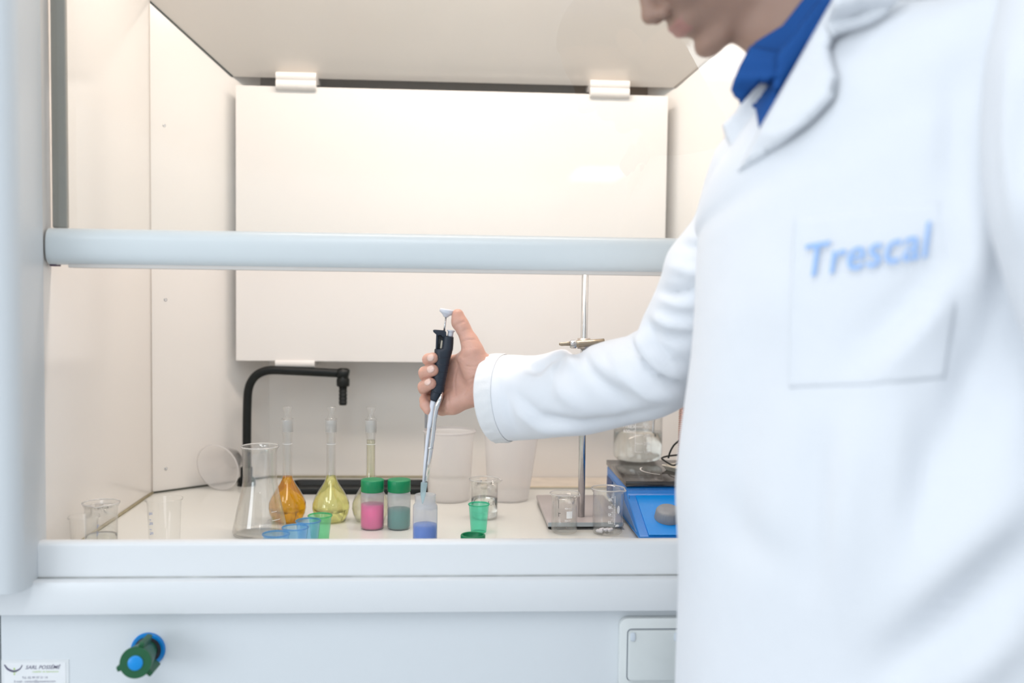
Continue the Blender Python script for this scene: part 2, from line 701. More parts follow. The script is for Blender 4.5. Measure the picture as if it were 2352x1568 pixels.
hp('slot_back', box(XB - 0.1, XBR + 0.1, YB - 0.012, YB - 0.002, zs - 0.05, zs + 0.10), mat('grey_duct', (0.24, 0.215, 0.185), 0.6))
hp('roof', box(XL - 0.02, XR + 0.02, 1.36, YB + 0.02, ROOF, ROOF + 0.02))
hp('front_header', box(XL - 0.2, XR + 0.2, 1.30, 1.36, 2.02, 2.30, 0.004), WHITE)
# lamp housing under the roof
lampo = thing('hood_lamp', 'warm white strip lamp fixed under the hood roof', 'lamp', (0, 1.53, ROOF))
obj('housing', box(-0.42, 0.42, 1.46, 1.60, 2.045, ROOF), WHITE, lampo, True)
obj('diffuser', box(-0.40, 0.40, 1.47, 1.59, 2.037, 2.045, 0.002), mat('warm_diffuser', (0.9, 0.85, 0.75), 0.5, emit=(1.0, 0.82, 0.66), estr=3.0), lampo, True)


# front frame: left post with rounded edge, right post hidden behind the person
def post(xin, s):
    w = 0.16
    r = 0.022
    pts = []
    y0, y1 = 1.275, 1.36
    for k in range(9):
        a = math.pi / 2 * k / 8
        pts.append((xin - s * (r - r * math.sin(a)), y0 + r - r * math.cos(a)))
    pts = pts + [(xin, y1), (xin - s * w, y1), (xin - s * w, y0)]
    zb = P(50, 1362, 1.28)[2]
    me = prism([(p[0], p[1]) for p in pts], zb, 2.3)
    return shade_auto(me, 40)


xpost = P(98, 500, 1.36)[0]
hp('front_post', post(xpost, 1), mat('grey_white_profile', (0.64, 0.675, 0.70), 0.3, noise=0.012, scale=5))
hp('front_post', post(0.565, -1), mat('grey_white_profile', (0.64, 0.675, 0.70), 0.3))
# airfoil lip, nosing, lower panel
ylip = 1.332
zlt, zlb = P(800, 1243, ylip)[2], P(800, 1331, ylip)[2]
xl0, xr0 = -0.62, 0.64
lipp = [(ylip, zlb - 0.01), (ylip, zlt - 0.006), (ylip + 0.002, zlt - 0.002), (ylip + 0.006, zlt), (ylip + 0.018, zlt - 0.001),
        (ylip + 0.0225, zlt - 0.008), (ylip + 0.0225, zlb - 0.01)]
hp('airfoil_lip', shade_auto(prism(lipp, xl0, xr0, axis='x'), 50), WHITE)
yn = 1.314
znt, znb = P(800, 1333, yn)[2], P(800, 1409, yn)[2]
hp('worktop_nosing', shade_auto(box(-0.75, 0.75, yn, yn + 0.05, znb, znt, 0.003), 40), WHITE)
hp('grime_line', tube_mesh('joint', [(xl0, ylip - 0.0012, znt + 0.0008), (xr0, ylip - 0.0012, znt + 0.0008)], 0.0011, 6), mat('grime', (0.50, 0.51, 0.50), 0.9, noise=0.5, scale=25))
yp = 1.334
xpl = P(3, 1500, yp)[0]
hp('service_panel', box(xpl, 0.75, yp, yp + 0.02, 0.35, znb + 0.001), WHITE2)
hp('service_panel', box(-1.2, xpl - 0.003, yp, yp + 0.02, 0.35, znb + 0.001), WHITE2)
hp('panel_gap', box(xpl - 0.003, xpl, yp + 0.006, yp + 0.02, 0.35, znb), DARKJ)
hp('plinth', box(-1.2, 0.75, 1.40, 1.98, 0.0, 0.36), WHITE2)
# worktop
wt = obj('worktop', box(XL + 0.001, XR - 0.001, ylip + 0.0235, YB - 0.001, TOP - 0.03, TOP, 0.0), WORK)
tag(wt, 'pale glossy worktop inside the fume hood carrying all the glassware', 'worktop')
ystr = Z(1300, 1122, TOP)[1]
obj('seam', box(0.06, 0.40, ystr - 0.004, ystr + 0.003, TOP - 0.001, TOP + 0.0025, 0.001), mat('grey_seam', (0.42, 0.41, 0.36), 0.7, noise=0.15), wt, True, 'grey joint strip along the back')
obj('reflection_tint', box(0.06, 0.40, ystr + 0.003, YB - 0.001, TOP - 0.001, TOP + 0.0015, 0.0005), mat('beige_reflection_strip', (0.72, 0.645, 0.55), 0.4, noise=0.25, scale=30), wt, True, 'beige back strip tinted like a wall reflection')  # yellowish wall reflection on the worktop, painted as a beige strip
obj('reflection_tint', box(0.06, 0.40, ystr + 0.003, ystr + 0.009, TOP + 0.001, TOP + 0.0021, 0.0004), mat('yellow_reflection', (0.60, 0.46, 0.20), 0.7, noise=0.25, scale=30), wt, True, 'thin yellow line of the painted reflection')  # yellower edge of the same reflection, also painted as colour

# ------------------------------------------------------------------ sash
ysh = 1.385
sash = thing('sash_window', 'raised glass sash with thick rounded white grip bar across the hood', 'sash', (0, ysh, P(800, 620, ysh)[2]))
zb0, zb1 = P(800, 617, ysh)[2], P(800, 535, ysh)[2]
hh = zb1 - zb0
prof = []
for k in range(13):
    a = -math.pi / 2 + math.pi * k / 12
    prof.append((ysh - 0.004 - 0.016 * math.cos(a), (zb0 + zb1) / 2 + hh / 2 * math.copysign(abs(math.sin(a)) ** 0.7, math.sin(a))))
prof += [(ysh + 0.012, zb1), (ysh + 0.012, zb0 + 0.004)]
obj('grip_bar', shade_auto(prism(prof, XL + 0.004, XR - 0.004, axis='x'), 50), mat('pale_bar', (0.69, 0.74, 0.755), 0.3, noise=0.012, scale=6), sash, True)
obj('bar_underside_strip', box(XL + 0.03, XR - 0.02, ysh - 0.01, ysh + 0.012, zb0 - 0.004, zb0 + 0.0035, 0.001), mat('beige_strip', (0.66, 0.62, 0.58), 0.5), sash, True)
obj('glass_pane', box(XL + 0.006, XR - 0.006, ysh + 0.002, ysh + 0.0025, zb1 - 0.006, 2.02), GLASSP, sash, True, 'clear glass pane')
xs0, xs1 = XL + 0.004, P(150, 300, ysh)[0]
obj('side_stile', box(xs0, xs1, ysh + 0.004, ysh + 0.012, zb1 + 0.001, 2.02, 0.002), mat('grey_olive_track', (0.36, 0.34, 0.305), 0.5, noise=0.04, scale=4), sash, True, 'grey side channel of the sash')
obj('bottom_stop', box(xs0, P(133, 603, ysh)[0], ysh - 0.006, ysh + 0.01, zb0 - 0.0022, zb0 + 0.001), mat('purple_rubber', (0.10, 0.06, 0.10), 0.6), sash, True, 'dark rubber stop')

# ------------------------------------------------------------------ hanging baffle board with clips
yb = 1.925
bA, bB = P(541, 198, yb), P(1535, 218, yb)
bz0 = P(755, 830, yb)[2]
bztop = (bA[2] + bB[2]) / 2
board = thing('baffle_board', 'large glossy white rectangular board clipped to the back wall of the hood', 'panel', ((bA[0] + bB[0]) / 2, yb, bz0))
obj('board_panel', box(bA[0], bB[0], yb, yb + 0.008, bz0, bztop, 0.0008), BOARD, board, True)


def clip(x0, x1, top):
    V = []
    if top:
        za, zb = bztop - 0.006, bztop + 0.026
        prof = []
        for c0, r0 in ((za + 0.0085, 0.0095), (zb - 0.008, 0.0085)):
            for k in range(7):
                a = -math.pi / 2 + math.pi * k / 6
                prof.append((yb - 0.003 - r0 * 0.8 * math.cos(a), c0 + r0 * math.sin(a)))
        prof += [(yb + 0.012, zb), (yb + 0.06, zb - 0.004), (yb + 0.06, zb - 0.012), (yb + 0.0085, za + 0.012), (yb - 0.0005, za)]
    else:
        za, zb = bz0 - 0.012, bz0 + 0.002
        prof = [(yb - 0.004, zb), (yb - 0.007, zb - 0.004), (yb - 0.006, za + 0.003), (yb - 0.002, za), (yb + 0.07, za), (yb + 0.07, zb - 0.003), (yb - 0.001, zb - 0.002)]
    return shade_auto(prism(prof, x0, x1, axis='x'), 50)


for (a, b, t) in ((635, 727, True), (1355, 1445, True), (633, 723, False)):
    pyy = 185 if t else 836
    obj('clip', clip(P(a, pyy, yb)[0], P(b, pyy, yb)[0], t), CREAM, board, True)
obj('clip', clip(P(1355, 836, yb)[0], P(1445, 836, yb)[0], False), CREAM, board, True)

# ------------------------------------------------------------------ ceiling light panels of the lab (behind the camera)
LED = mat('led_diffuser', (0.9, 0.9, 0.9), 0.5, emit=(0.93, 0.965, 1.0), estr=3.1)
fr_me, di_me = box(-0.31, 0.31, -0.61, 0.61, -0.03, 0, 0.003), box(-0.29, 0.29, -0.59, 0.59, -0.034, -0.03)
for (x, y, lb) in ((-0.15, -0.15, 'long ceiling light panel directly above the camera'), (-0.55, -1.45, 'long ceiling light panel behind the camera'), (-1.35, -0.75, 'long ceiling light panel above the left of the camera'),
                   (1.66, -3.3, 'long ceiling light panel mirrored in the sash glass by the face'), (1.78, -9.5, 'ceiling light panel far back mirrored in the sash glass')):
    cl = thing('ceiling_light', lb, 'light', (x, y, 2.75), 0, 'lab ceiling lights')
    obj('frame', fr_me, WHITE, cl)
    obj('diffuser', di_me, LED, cl)


# ================================================================== OBJECTS ON THE WORKTOP
# ------------------------------------------------------------------ swan-neck water tap
fb = Z(566, 1114, TOP)
yt = fb[1]
tap = thing('swan_neck_tap', 'black swan neck water tap arching over the sink in the back corner', 'tap', (fb[0], yt, TOP))
top_px = [(567, 1113), (567, 1000), (568, 930), (571, 893), (581, 870), (598, 856), (622, 850), (660, 851), (720, 854), (779, 857)]
path = spline([P(a, b, yt) for a, b in top_px], 8)
path[0] = np.array([fb[0], yt, TOP + 0.004])
obj('spout_tube', tube_mesh('t', path, 0.0083, 20), BLACK, tap, True)
V, F = lathe([(0, 0), (0.016, 0), (0.016, 0.012), (0.011, 0.017), (0.011, 0.03), (0, 0.03)], 24)
obj('base_flange', lathe_mesh('f', [(0, 0), (0.017, 0), (0.017, 0.012), (0.0115, 0.017), (0.0115, 0.035), (0, 0.035)], 28), BLACK, tap)
e0 = P(788, 852, yt)
k = yt / 2287.0


def at_end(prof):
    c = np.array([e0[0], e0[1], e0[2]])
    V, F = lathe(prof, 24)
    return mesh('x', [np.array(v) + c for v in V], F)


obj('elbow', tube_mesh('e', [P(776, 857, yt), P(782, 858, yt), P(797, 859, yt), P(801, 860, yt)], [0.0095, 0.0115, 0.0115, 0.009], 20), BLACK, tap, True)
obj('elbow_nut', lathe_mesh('n', [(0, 0), (0.0115, 0), (0.0125, 0.002), (0.0125, 0.014), (0.0105, 0.016), (0.0105, 0.034), (0, 0.034)], 8), BLACK, tap).location = (e0[0] - fb[0], 0, P(788, 887, yt)[2] - TOP)
ser = [(0, 0), (0.0068, 0)]
for q in range(5):
    ser += [(0.0072, 0.001 + q * 0.0072), (0.0082, 0.0068 + q * 0.0072), (0.0074, 0.0071 + q * 0.0072)]
ser += [(0, 0.0370)]
obj('hose_barb', lathe_mesh('h', ser, 24), BLACK, tap).location = (e0[0] - fb[0], 0, P(788, 930, yt)[2] - TOP)

# ------------------------------------------------------------------ black drip sink
sa, sb = Z(652, 1136, TOP), Z(987, 1135, TOP)
sdep = 0.095
sx0, sx1, sy0 = sa[0], sb[0], (sa[1] + sb[1]) / 2
sink = thing('drip_sink', 'black oblong drip sink set into the worktop behind the flasks', 'sink', ((sx0 + sx1) / 2, sy0 + sdep / 2, TOP))


def rrect(w, d, r, n=6):
    out = []
    for cx, cyy, a0 in ((w / 2 - r, d / 2 - r, 0), (-w / 2 + r, d / 2 - r, 90), (-w / 2 + r, -d / 2 + r, 180), (w / 2 - r, -d / 2 + r, 270)):
        for q in range(n + 1):
            a = math.radians(a0 + 90 * q / n)
            out.append((cx + r * math.cos(a), cyy + r * math.sin(a)))
    return out


def loft_rr(levels):
    """levels: (w, d, r, z)"""
    V, F = [], []
    n = None
    for w, d, r, z in levels:
        p = rrect(w, d, r)
        n = len(p)
        V += [(x, y, z) for x, y in p]
    for i in range(len(levels) - 1):
        for q in range(n):
            q2 = (q + 1) % n
            F.append((i * n + q, i * n + q2, (i + 1) * n + q2, (i + 1) * n + q))
    F.append(tuple(range(n))[::-1])
    F.append(tuple((len(levels) - 1) * n + q for q in range(n)))
    return V, F


W_, D_ = sx1 - sx0, sdep
V, F = loft_rr([(W_, D_, .02, 0.0003), (W_, D_, .02, 0.008), (W_ - .003, D_ - .003, .019, 0.0105), (W_ - .012, D_ - .012, .016, 0.0105),
                (W_ - .016, D_ - .016, .014, 0.007), (W_ - .022, D_ - .022, .012, 0.0012)])
obj('rim_and_bowl', shade_auto(mesh('s', V, F), 50), BLACK, sink)

# thin grey rod standing behind the hand
tr = thing('thin_grey_rod', 'thin dark grey upright rod behind the hand and pipette', 'rod', (P(979, 980, 1.86)[0], 1.86, TOP))
zr = P(979, 930, 1.86)[2] - TOP
obj('shaft', lathe_mesh('r', [(0, 0.006), (0.0028, 0.006), (0.0028, zr), (0.0018, zr + 0.001), (0, zr + 0.001)], 16), GREYP, tr)
obj('foot', lathe_mesh('r', [(0, 0.0), (0.010, 0.0), (0.010, 0.003), (0.005, 0.006), (0, 0.006)], 16), GREYP, tr)


# ------------------------------------------------------------------ volumetric flasks
def flask(label, px, py, liquid, level, liqname):
    b = Z(px, py, TOP)
    t = thing('volumetric_flask', label, 'flask', b, 0, 'stoppered volumetric flasks')
    S = 0.0305 / 0.0305
    out = [(0, 0), (0.020, 0.0), (0.0235, 0.0012), (0.0285, 0.012), (0.0305, 0.022), (0.0298, 0.030), (0.0262, 0.040), (0.0198, 0.051), (0.0132, 0.061),
           (0.0092, 0.069), (0.0078, 0.077), (0.0075, 0.086), (0.0074, 0.135), (0.0078, 0.141), (0.0088, 0.145), (0.0090, 0.165), (0.0094, 0.1675)]
    th = 0.0010
    inn = [(0.0074, 0.1675), (0.0070, 0.150), (0.0064, 0.143), (0.0064, 0.086), (0.0067, 0.077), (0.0081, 0.069), (0.0121, 0.0605), (0.0187, 0.0502),
           (0.0250, 0.0394), (0.0287, 0.030), (0.0294, 0.022), (0.0275, 0.0128), (0.0225, 0.0025), (0.019, 0.0018), (0, 0.0022)]
    obj('glass_body', lathe_mesh('g', out + inn, 56), GLASS, t)
    # liquid
    li = [(r + 0.00012 if r > 0 else 0, z - (0.0001 if z < 0.003 else 0)) for r, z in inn[::-1] if z < level - 0.0005]
    rl = np.interp(level, [z for r, z in inn[::-1][1:]], [r for r, z in inn[::-1][1:]])
    li += [(rl + 0.00012, level), (rl * 0.7, level - 0.0007), (0, level - 0.0009)]
    obj('liquid', lathe_mesh('l', li, 56), liquid, t, label=liqname)
    # ground joint ring and stopper
    obj('ground_joint', lathe_mesh('j', [(0.0092, 0.1655), (0.00915, 0.1465), (0.0089, 0.1462), (0.00895, 0.1660)], 40), FROST, t)
    st = obj('stopper', lathe_mesh('st', [(0, 0.150), (0.0056, 0.150), (0.0069, 0.1665), (0.0072, 0.1685), (0.0056, 0.1715), (0.0048, 0.1745),
                                          (0.0050, 0.1790), (0.0072, 0.1830), (0.0076, 0.1855), (0.0070, 0.1875), (0, 0.1878)], 40), GLASS, t)
    obj('fill_mark', lathe_mesh('m', [(0.00755, 0.1265), (0.00765, 0.1267), (0.00765, 0.1271), (0.00755, 0.1273)], 40), PRINT, t)
    return t


FROST = thin('frosted_glass', (0.97, 0.97, 0.97), (0.92, 0.92, 0.91), fac=0.45, rough=0.3, trans=0.3)
flask('stoppered volumetric flask of bright orange liquid', 660, 1196, turbid('orange_liquid', (1.0, 0.74, 0.0), (1.0, 0.50, 0.0), 0.24), 0.0735, 'bright orange liquid')
flask('stoppered volumetric flask of clear yellow liquid beneath the tap nozzle', 760, 1196, turbid('yellow_liquid', (1.0, 0.99, 0.64), (0.98, 0.97, 0.36), 0.16), 0.0745, 'clear yellow liquid')
flask('stoppered volumetric flask of very pale liquid filled up its neck, behind the pink bottle', 851, 1196, thin('pale_liquid', (0.97, 0.965, 0.86), (0.95, 0.95, 0.8), fac=0.04, ior=1.33), 0.1335, 'very pale yellow liquid')


# ------------------------------------------------------------------ small plastic bottles
def bottle_parts(t, level, liq, capped):
    h = 0.0
    body = [(0, 0.0), (0.0150, 0.0), (0.0172, 0.0010), (0.0182, 0.0035), (0.0184, 0.008), (0.0184, 0.054), (0.0180, 0.0575), (0.0162, 0.0600), (0.0155, 0.0612),
            (0.0155, 0.0715), (0.0160, 0.0720), (0.0160, 0.0735), (0.0150, 0.0740), (0.0142, 0.0735), (0.0142, 0.0610), (0.0155, 0.0585), (0.0170, 0.0560), (0.0173, 0.053),
            ]
    obj('body', lathe_mesh('b', body, 48), HDPE, t)
    obj('liquid', lathe_mesh('l', [(0, 0.0015), (0.0150, 0.0015), (0.0170, 0.004), (0.0174, 0.008), (0.0174, level), (0, level)], 48), liq, t)
    if capped:
        cp = []
        V, F = [], []
        n = 120
        zs_ = [(0.0, 0.0595), (0.0176, 0.0595), (0.0184, 0.0602), (0.0184, 0.0765), (0.0176, 0.0785), (0.0150, 0.0790), (0, 0.0792)]

        def rib(a, r, z):
            rr = r - (0.0004 * (0.5 + 0.5 * math.cos(a * 40)) if 0.060 < z < 0.0775 and r > 0.017 else 0)
            return rr * math.cos(a), rr * math.sin(a), z
        obj('screw_cap', lathe_mesh('c', zs_, 120, rib), GREENC, t)


def liq(name, c):
    return mat(name, c, 0.4, noise=0.01)


q = Z(855, 1213, TOP)
t = thing('plastic_bottle', 'small milky bottle half full of pink liquid with green screw cap', 'bottle', q, 0, 'small milky sample bottles')
bottle_parts(t, 0.0395, liq('pink_solution', (0.97, 0.07, 0.33)), True)
q = Z(916, 1213, TOP)
t = thing('plastic_bottle', 'small milky bottle of grey green liquid with green screw cap', 'bottle', q, 0, 'small milky sample bottles')
bottle_parts(t, 0.032, liq('teal_solution', (0.03, 0.27, 0.23)), True)
BOT = Z(976, 1247, TOP)
t = thing('plastic_bottle', 'open milky bottle of blue liquid under the pipette tip', 'bottle', BOT, 0, 'small milky sample bottles')
bottle_parts(t, 0.029, liq('blue_solution', (0.0, 0.19, 0.80)), False)

# green cap lying on the worktop
q = Z(1086, 1253, TOP)
t = thing('bottle_cap', 'loose green screw cap lying on the worktop at the front edge', 'cap', q)
ringp = [(0, 0.013), (0.0165, 0.013), (0.0175, 0.016), (0.0172, 0.0185), (0.0184, 0.0175), (0.0184, 0.001), (0.0176, 0.0), (0, 0.0)]
obj('shell', lathe_mesh('c', [(0, 0.0), (0.0176, 0.0), (0.0184, 0.001), (0.0184, 0.0160), (0.0176, 0.0172), (0.0158, 0.0172), (0.0155, 0.0160), (0.0155, 0.003), (0, 0.003)], 60), GREENC, t)


# ------------------------------------------------------------------ medicine cups
def cup(name, label, px, py_rim, dia, hgt, material, group):
    q = Z(px, py_rim, TOP + hgt)
    t = thing(name, label, 'cup', (q[0], q[1], TOP), 0, group)
    R, rb_ = dia / 2, dia / 2 * 0.735
    th = 0.0006
    pr = [(0, 0.0012), (rb_ - 0.002, 0.0012), (rb_ - 0.0006, 0.0), (rb_, 0.0008), (R - 0.0008, hgt - 0.0025), (R, hgt - 0.0018), (R, hgt - 0.0006), (R - 0.0008, hgt)]
    obj('cup_wall', lathe_mesh('w', pr, 48), material, t)
    obj('rim_bead', lathe_mesh('r', [(R - 0.0010, hgt - 0.0022), (R + 0.0004, hgt - 0.0018), (R + 0.0005, hgt - 0.0006), (R - 0.0006, hgt + 0.0002), (R - 0.0012, hgt - 0.0008), (R - 0.0010, hgt - 0.0022)], 48), material, t)
    return t


cup('plastic_cup', 'blue translucent cup nearest the front ledge, foremost of the row', 634, 1224, 0.0375, 0.040, BCUP, 'translucent cups in a row')
cup('plastic_cup', 'blue translucent cup standing between two other blue cups', 678, 1209, 0.0375, 0.040, BCUP, 'translucent cups in a row')
cup('plastic_cup', 'blue translucent cup overlapping the green cup, third of the row', 708, 1194, 0.0365, 0.040, BCUP, 'translucent cups in a row')
cup('plastic_cup', 'green translucent cup at the rear end of the blue cup row', 735, 1182, 0.0360, 0.040, thin('leaf_green_plastic', (0.55, 0.93, 0.72), (0.25, 0.78, 0.48), fac=0.26, rough=0.15), 'translucent cups in a row')
cup('plastic_cup', 'turquoise green translucent cup standing alone in front of a glass beaker', 1100, 1156, 0.0335, 0.045, GCUP, 'translucent cups')


# ------------------------------------------------------------------ beakers
def beaker(t, R, H, spout_a=None, th=0.0012, material=None, rc=0.006, flare=0.0035, taper=0.0, n=72):
    material = material or GLASS
    rb_ = R * (1 - taper)
    pr = [(0, 0.0), (rb_ - rc, 0.0)]
    for q in range(1, 6):
        a = math.pi / 2 * q / 5
        pr.append((rb_ - rc + rc * math.sin(a), rc - rc * math.cos(a)))
    for q in (0.3, 0.6):
        pr.append((rb_ + (R - rb_) * q, rc + (H - rc) * q))
    pr += [(R, H * 0.90), (R + flare * 0.3, H - 0.006), (R + flare * 0.8, H - 0.002), (R + flare, H - 0.0008), (R + flare * 0.9, H), (R + flare * 0.5, H - 0.0004)]
    inn = [(R - th, H - 0.007), (R - th, H * 0.9)]
    for q in (0.6, 0.3):
        inn.append((rb_ + (R - rb_) * q - th, rc + (H - rc) * q))
    ri = rc - th * 0.5
    for q in range(5, -1, -1):
        a = math.pi / 2 * q / 5
        inn.append((rb_ - th - ri + ri * math.sin(a), th * 1.2 + ri - ri * math.cos(a)))
    inn.append((0, th * 1.2))
    pr = pr + inn

    def sp(a, r, z):
        if spout_a is not None and z > H * 0.80:
            da = (a - spout_a + math.pi) % (2 * math.pi) - math.pi
            g = math.exp(-(da / 0.20) ** 2) * ((z - H * 0.80) / (H * 0.2)) ** 2
            g2 = math.exp(-(da / 0.5) ** 2) * ((z - H * 0.80) / (H * 0.2)) ** 2
            r = r + R * (0.20 * g - 0.03 * (g2 - g))
            z = z - H * 0.02 * g
        return r * math.cos(a), r * math.sin(a), z
    obj('glass_wall', lathe_mesh('b', pr, n, sp), material, t)
    rb2 = [(R + flare * 0.75 + 0.0011 * math.cos(2 * math.pi * q / 8), H - 0.0006 + 0.0011 * math.sin(2 * math.pi * q / 8)) for q in range(9)]
    obj('rim', lathe_mesh('r', rb2, n, sp), RIMG, t)


def wrap_text(t, body, size, R, ang, z, material, mirror=False, spacing=1.0, bold=0.0, name='printed_scale', rot=0.0, tilt=0.0):
    """letters wrapped on a cylinder of radius R, centred at angle ang (world z rotation, toward the viewer)"""
    V, F = text_tris(body, size, bold, 0.0, 'LEFT', spacing)
    c, s = math.cos(rot), math.sin(rot)
    out = []
    for x, y in V:
        if mirror:
            x = -x
        x, y = c * x - s * y, s * x + c * y
        a = ang + x / R
        out.append((R * math.cos(a), R * math.sin(a), z + y))
    if mirror:
        F = [f[::-1] for f in F]
    return out, F


def wrap_rect(R, a0, a1, z0, z1, n=6):
    V, F = [], []
    for q in range(n + 1):
        a = a0 + (a1 - a0) * q / n
        V += [(R * math.cos(a), R * math.sin(a), z0), (R * math.cos(a), R * math.sin(a), z1)]
    for q in range(n):
        F.append((2 * q, 2 * q + 2, 2 * q + 3, 2 * q + 1))
    return V, F


def facing(q):
    return math.atan2(CAM[1] - q[1], CAM[0] - q[0])


# small beaker with marker writing, water inside
q = Z(1112, 1189, TOP)
t = thing('glass_beaker', 'small glass beaker with black handwriting behind the turquoise cup', 'beaker', q, 0, 'small glass beakers')
beaker(t, 0.0225, 0.066, facing(q) + 1.35, th=0.0012)
obj('water', lathe_mesh('w', [(0, 0.0014), (0.0165, 0.0014), (0.0208, 0.005), (0.0214, 0.009), (0.0214, 0.034), (0, 0.034)], 48), WATER, t, label='clear water')
V, F = wrap_text(t, '1:13', 0.0105, 0.0227, facing(q) + 0.20, 0.0255, INKD, spacing=1.1)
obj('handwriting', mesh('h', V, F, False), INKD, t, label='black handwritten mark')

# 50 ml beaker with frosted label square
q = Z(1296, 1222, TOP)
t = thing('glass_beaker', 'shorter empty glass beaker with a white label square at the steel base', 'beaker', q, 0, 'small glass beakers')
beaker(t, 0.0205, 0.063, facing(q) + 1.05, th=0.0016)
fa = facing(q)
prt = [wrap_rect(0.0207, fa + 0.15, fa + 0.62, 0.0265, 0.0375)]
prt += [wrap_rect(0.0207, fa + 0.18, fa + 0.5, zz, zz + 0.0006) for zz in (0.0225, 0.0415)]
prt += [wrap_text(t, s_, 0.0045, 0.0207, fa + 0.0, zz, PRINT) for s_, zz in (('20', 0.0215), ('40', 0.0405))]
V, F = merge(prt)
obj('printed_scale', mesh('p', V, F, False), PRINT, t)
V, F = merge([wrap_rect(0.0207, fa - 0.48, fa - 0.30, 0.0340, 0.0346), wrap_rect(0.0207, fa - 0.46, fa - 0.43, 0.0290, 0.0350), wrap_rect(0.0207, fa - 0.47, fa - 0.44, 0.0420, 0.0560)])
obj('pen_mark', mesh('p', V, F, False), INKD, t)

# 100 ml beaker with stirring bars
q = Z(1395, 1224, TOP)
BK = q
t = thing('glass_beaker', 'taller glass beaker with white printed scale holding white stirring bars', 'beaker', q, 0, 'small glass beakers')
beaker(t, 0.0235, 0.072, facing(q) + 1.1, th=0.0015)
fa = facing(q)
prt = []
for i, s_ in enumerate(('20', '40', '60', '80')):
    zz = 0.0205 + i * 0.0118
    prt.append(wrap_rect(0.0237, fa + 0.05, fa + 0.36, zz, zz + 0.0005))
    prt.append(wrap_rect(0.0237, fa + 0.22, fa + 0.36, zz + 0.0058, zz + 0.0063))
    prt.append(wrap_text(t, s_, 0.0052, 0.0237, fa + 0.25, zz + 0.0009, PRINT, mirror=True, bold=0.01))
prt.append(wrap_text(t, 'BOROSILICATE 3.3 MADE IN GERMANY', 0.0026, 0.0237, fa + 0.52, 0.0185, PRINT, rot=math.pi / 2, bold=0.02))
ell = [(0.0, 0.0)]
V, F = [], []
for k_ in range(24):
    a = 2 * math.pi * k_ / 24
    aa, zz = fa + 0.78 + 0.13 * math.cos(a), 0.0415 + 0.0064 * math.sin(a)
    V.append((0.0237 * math.cos(aa), 0.0237 * math.sin(aa), zz))
prt.append((V, [tuple(range(24))]))
prt += [wrap_rect(0.0237, fa + 0.52, fa + 0.85, 0.0150, 0.0165), wrap_rect(0.0237, fa + 0.56, fa + 0.80, 0.0165, 0.0185)]
V, F = merge(prt)
obj('printed_scale', mesh('p', V, F, False), PRINT, t)
# stirring bars
WPTFE = mat('white_ptfe', (0.82, 0.82, 0.88), 0.4)


def bar_mesh():
    L = 0.0115
    pr = [(0, -L / 2), (0.0016, -L / 2 + 0.0003), (0.0028, -L / 2 + 0.0016), (0.0028, L / 2 - 0.0016), (0.0016, L / 2 - 0.0003), (0, L / 2)]
    return lathe_mesh('bar', pr, 20)


bm_ = bar_mesh()
for (dx, dy, rz, lb) in ((-0.0135, -0.0055, -35, 'white stirring bar lying apart, leftmost in the taller beaker'), (-0.0085, 0.004, 48, 'white stirring bar in the taller beaker, second from the left'),
                         (-0.0015, 0.003, 48, 'white stirring bar in the taller beaker, third from the left'), (0.0050, 0.002, 48, 'white stirring bar in the taller beaker, rightmost')):
    o = obj('stirring_bar', bm_, WPTFE)
    o.location = (q[0] + dx, q[1] + dy, TOP + 0.0018 + 0.0029)
    o.rotation_euler = (math.radians(90), 0, math.radians(rz - 90))
    tag(o, lb, 'stirring bar', 'stirring bars in the beaker')

# Erlenmeyer flask in front of the orange flask
q = Z(597, 1226, TOP)
t = thing('erlenmeyer_flask', 'empty wide neck conical glass flask in front of the black tap', 'flask', q)
pr = [(0, 0.0), (0.036, 0.0), (0.040, 0.0015), (0.0415, 0.006), (0.0405, 0.012), (0.0345, 0.040), (0.0290, 0.065), (0.0262, 0.080), (0.0256, 0.090), (0.0255, 0.125),
      (0.0262, 0.1315), (0.0280, 0.1345), (0.0288, 0.1360), (0.0280, 0.1372), (0.0268, 0.1360)]
inn = [(0.0243, 0.1300), (0.0240, 0.125), (0.0241, 0.090), (0.0247, 0.080), (0.0275, 0.065), (0.0330, 0.040), (0.0390, 0.012), (0.0400, 0.006), (0.0385, 0.003), (0.035, 0.0018), (0, 0.0018)]
obj('glass_wall', lathe_mesh('e', pr + inn, 72), GLASS, t)
obj('rim', lathe_mesh('r', [(0.0280 + 0.0012 * math.cos(2 * math.pi * k_ / 8), 0.1362 + 0.0012 * math.sin(2 * math.pi * k_ / 8)) for k_ in range(9)], 72), RIMG, t)
V, F = merge([wrap_rect(0.0376 + 0.0004, facing(q) + 0.5, facing(q) + 0.9, 0.0272, 0.028), wrap_rect(0.0350, facing(q) + 0.5, facing(q) + 0.8, 0.0395, 0.0402)])
obj('printed_scale', mesh('p', V, F, False), PRINT, t)


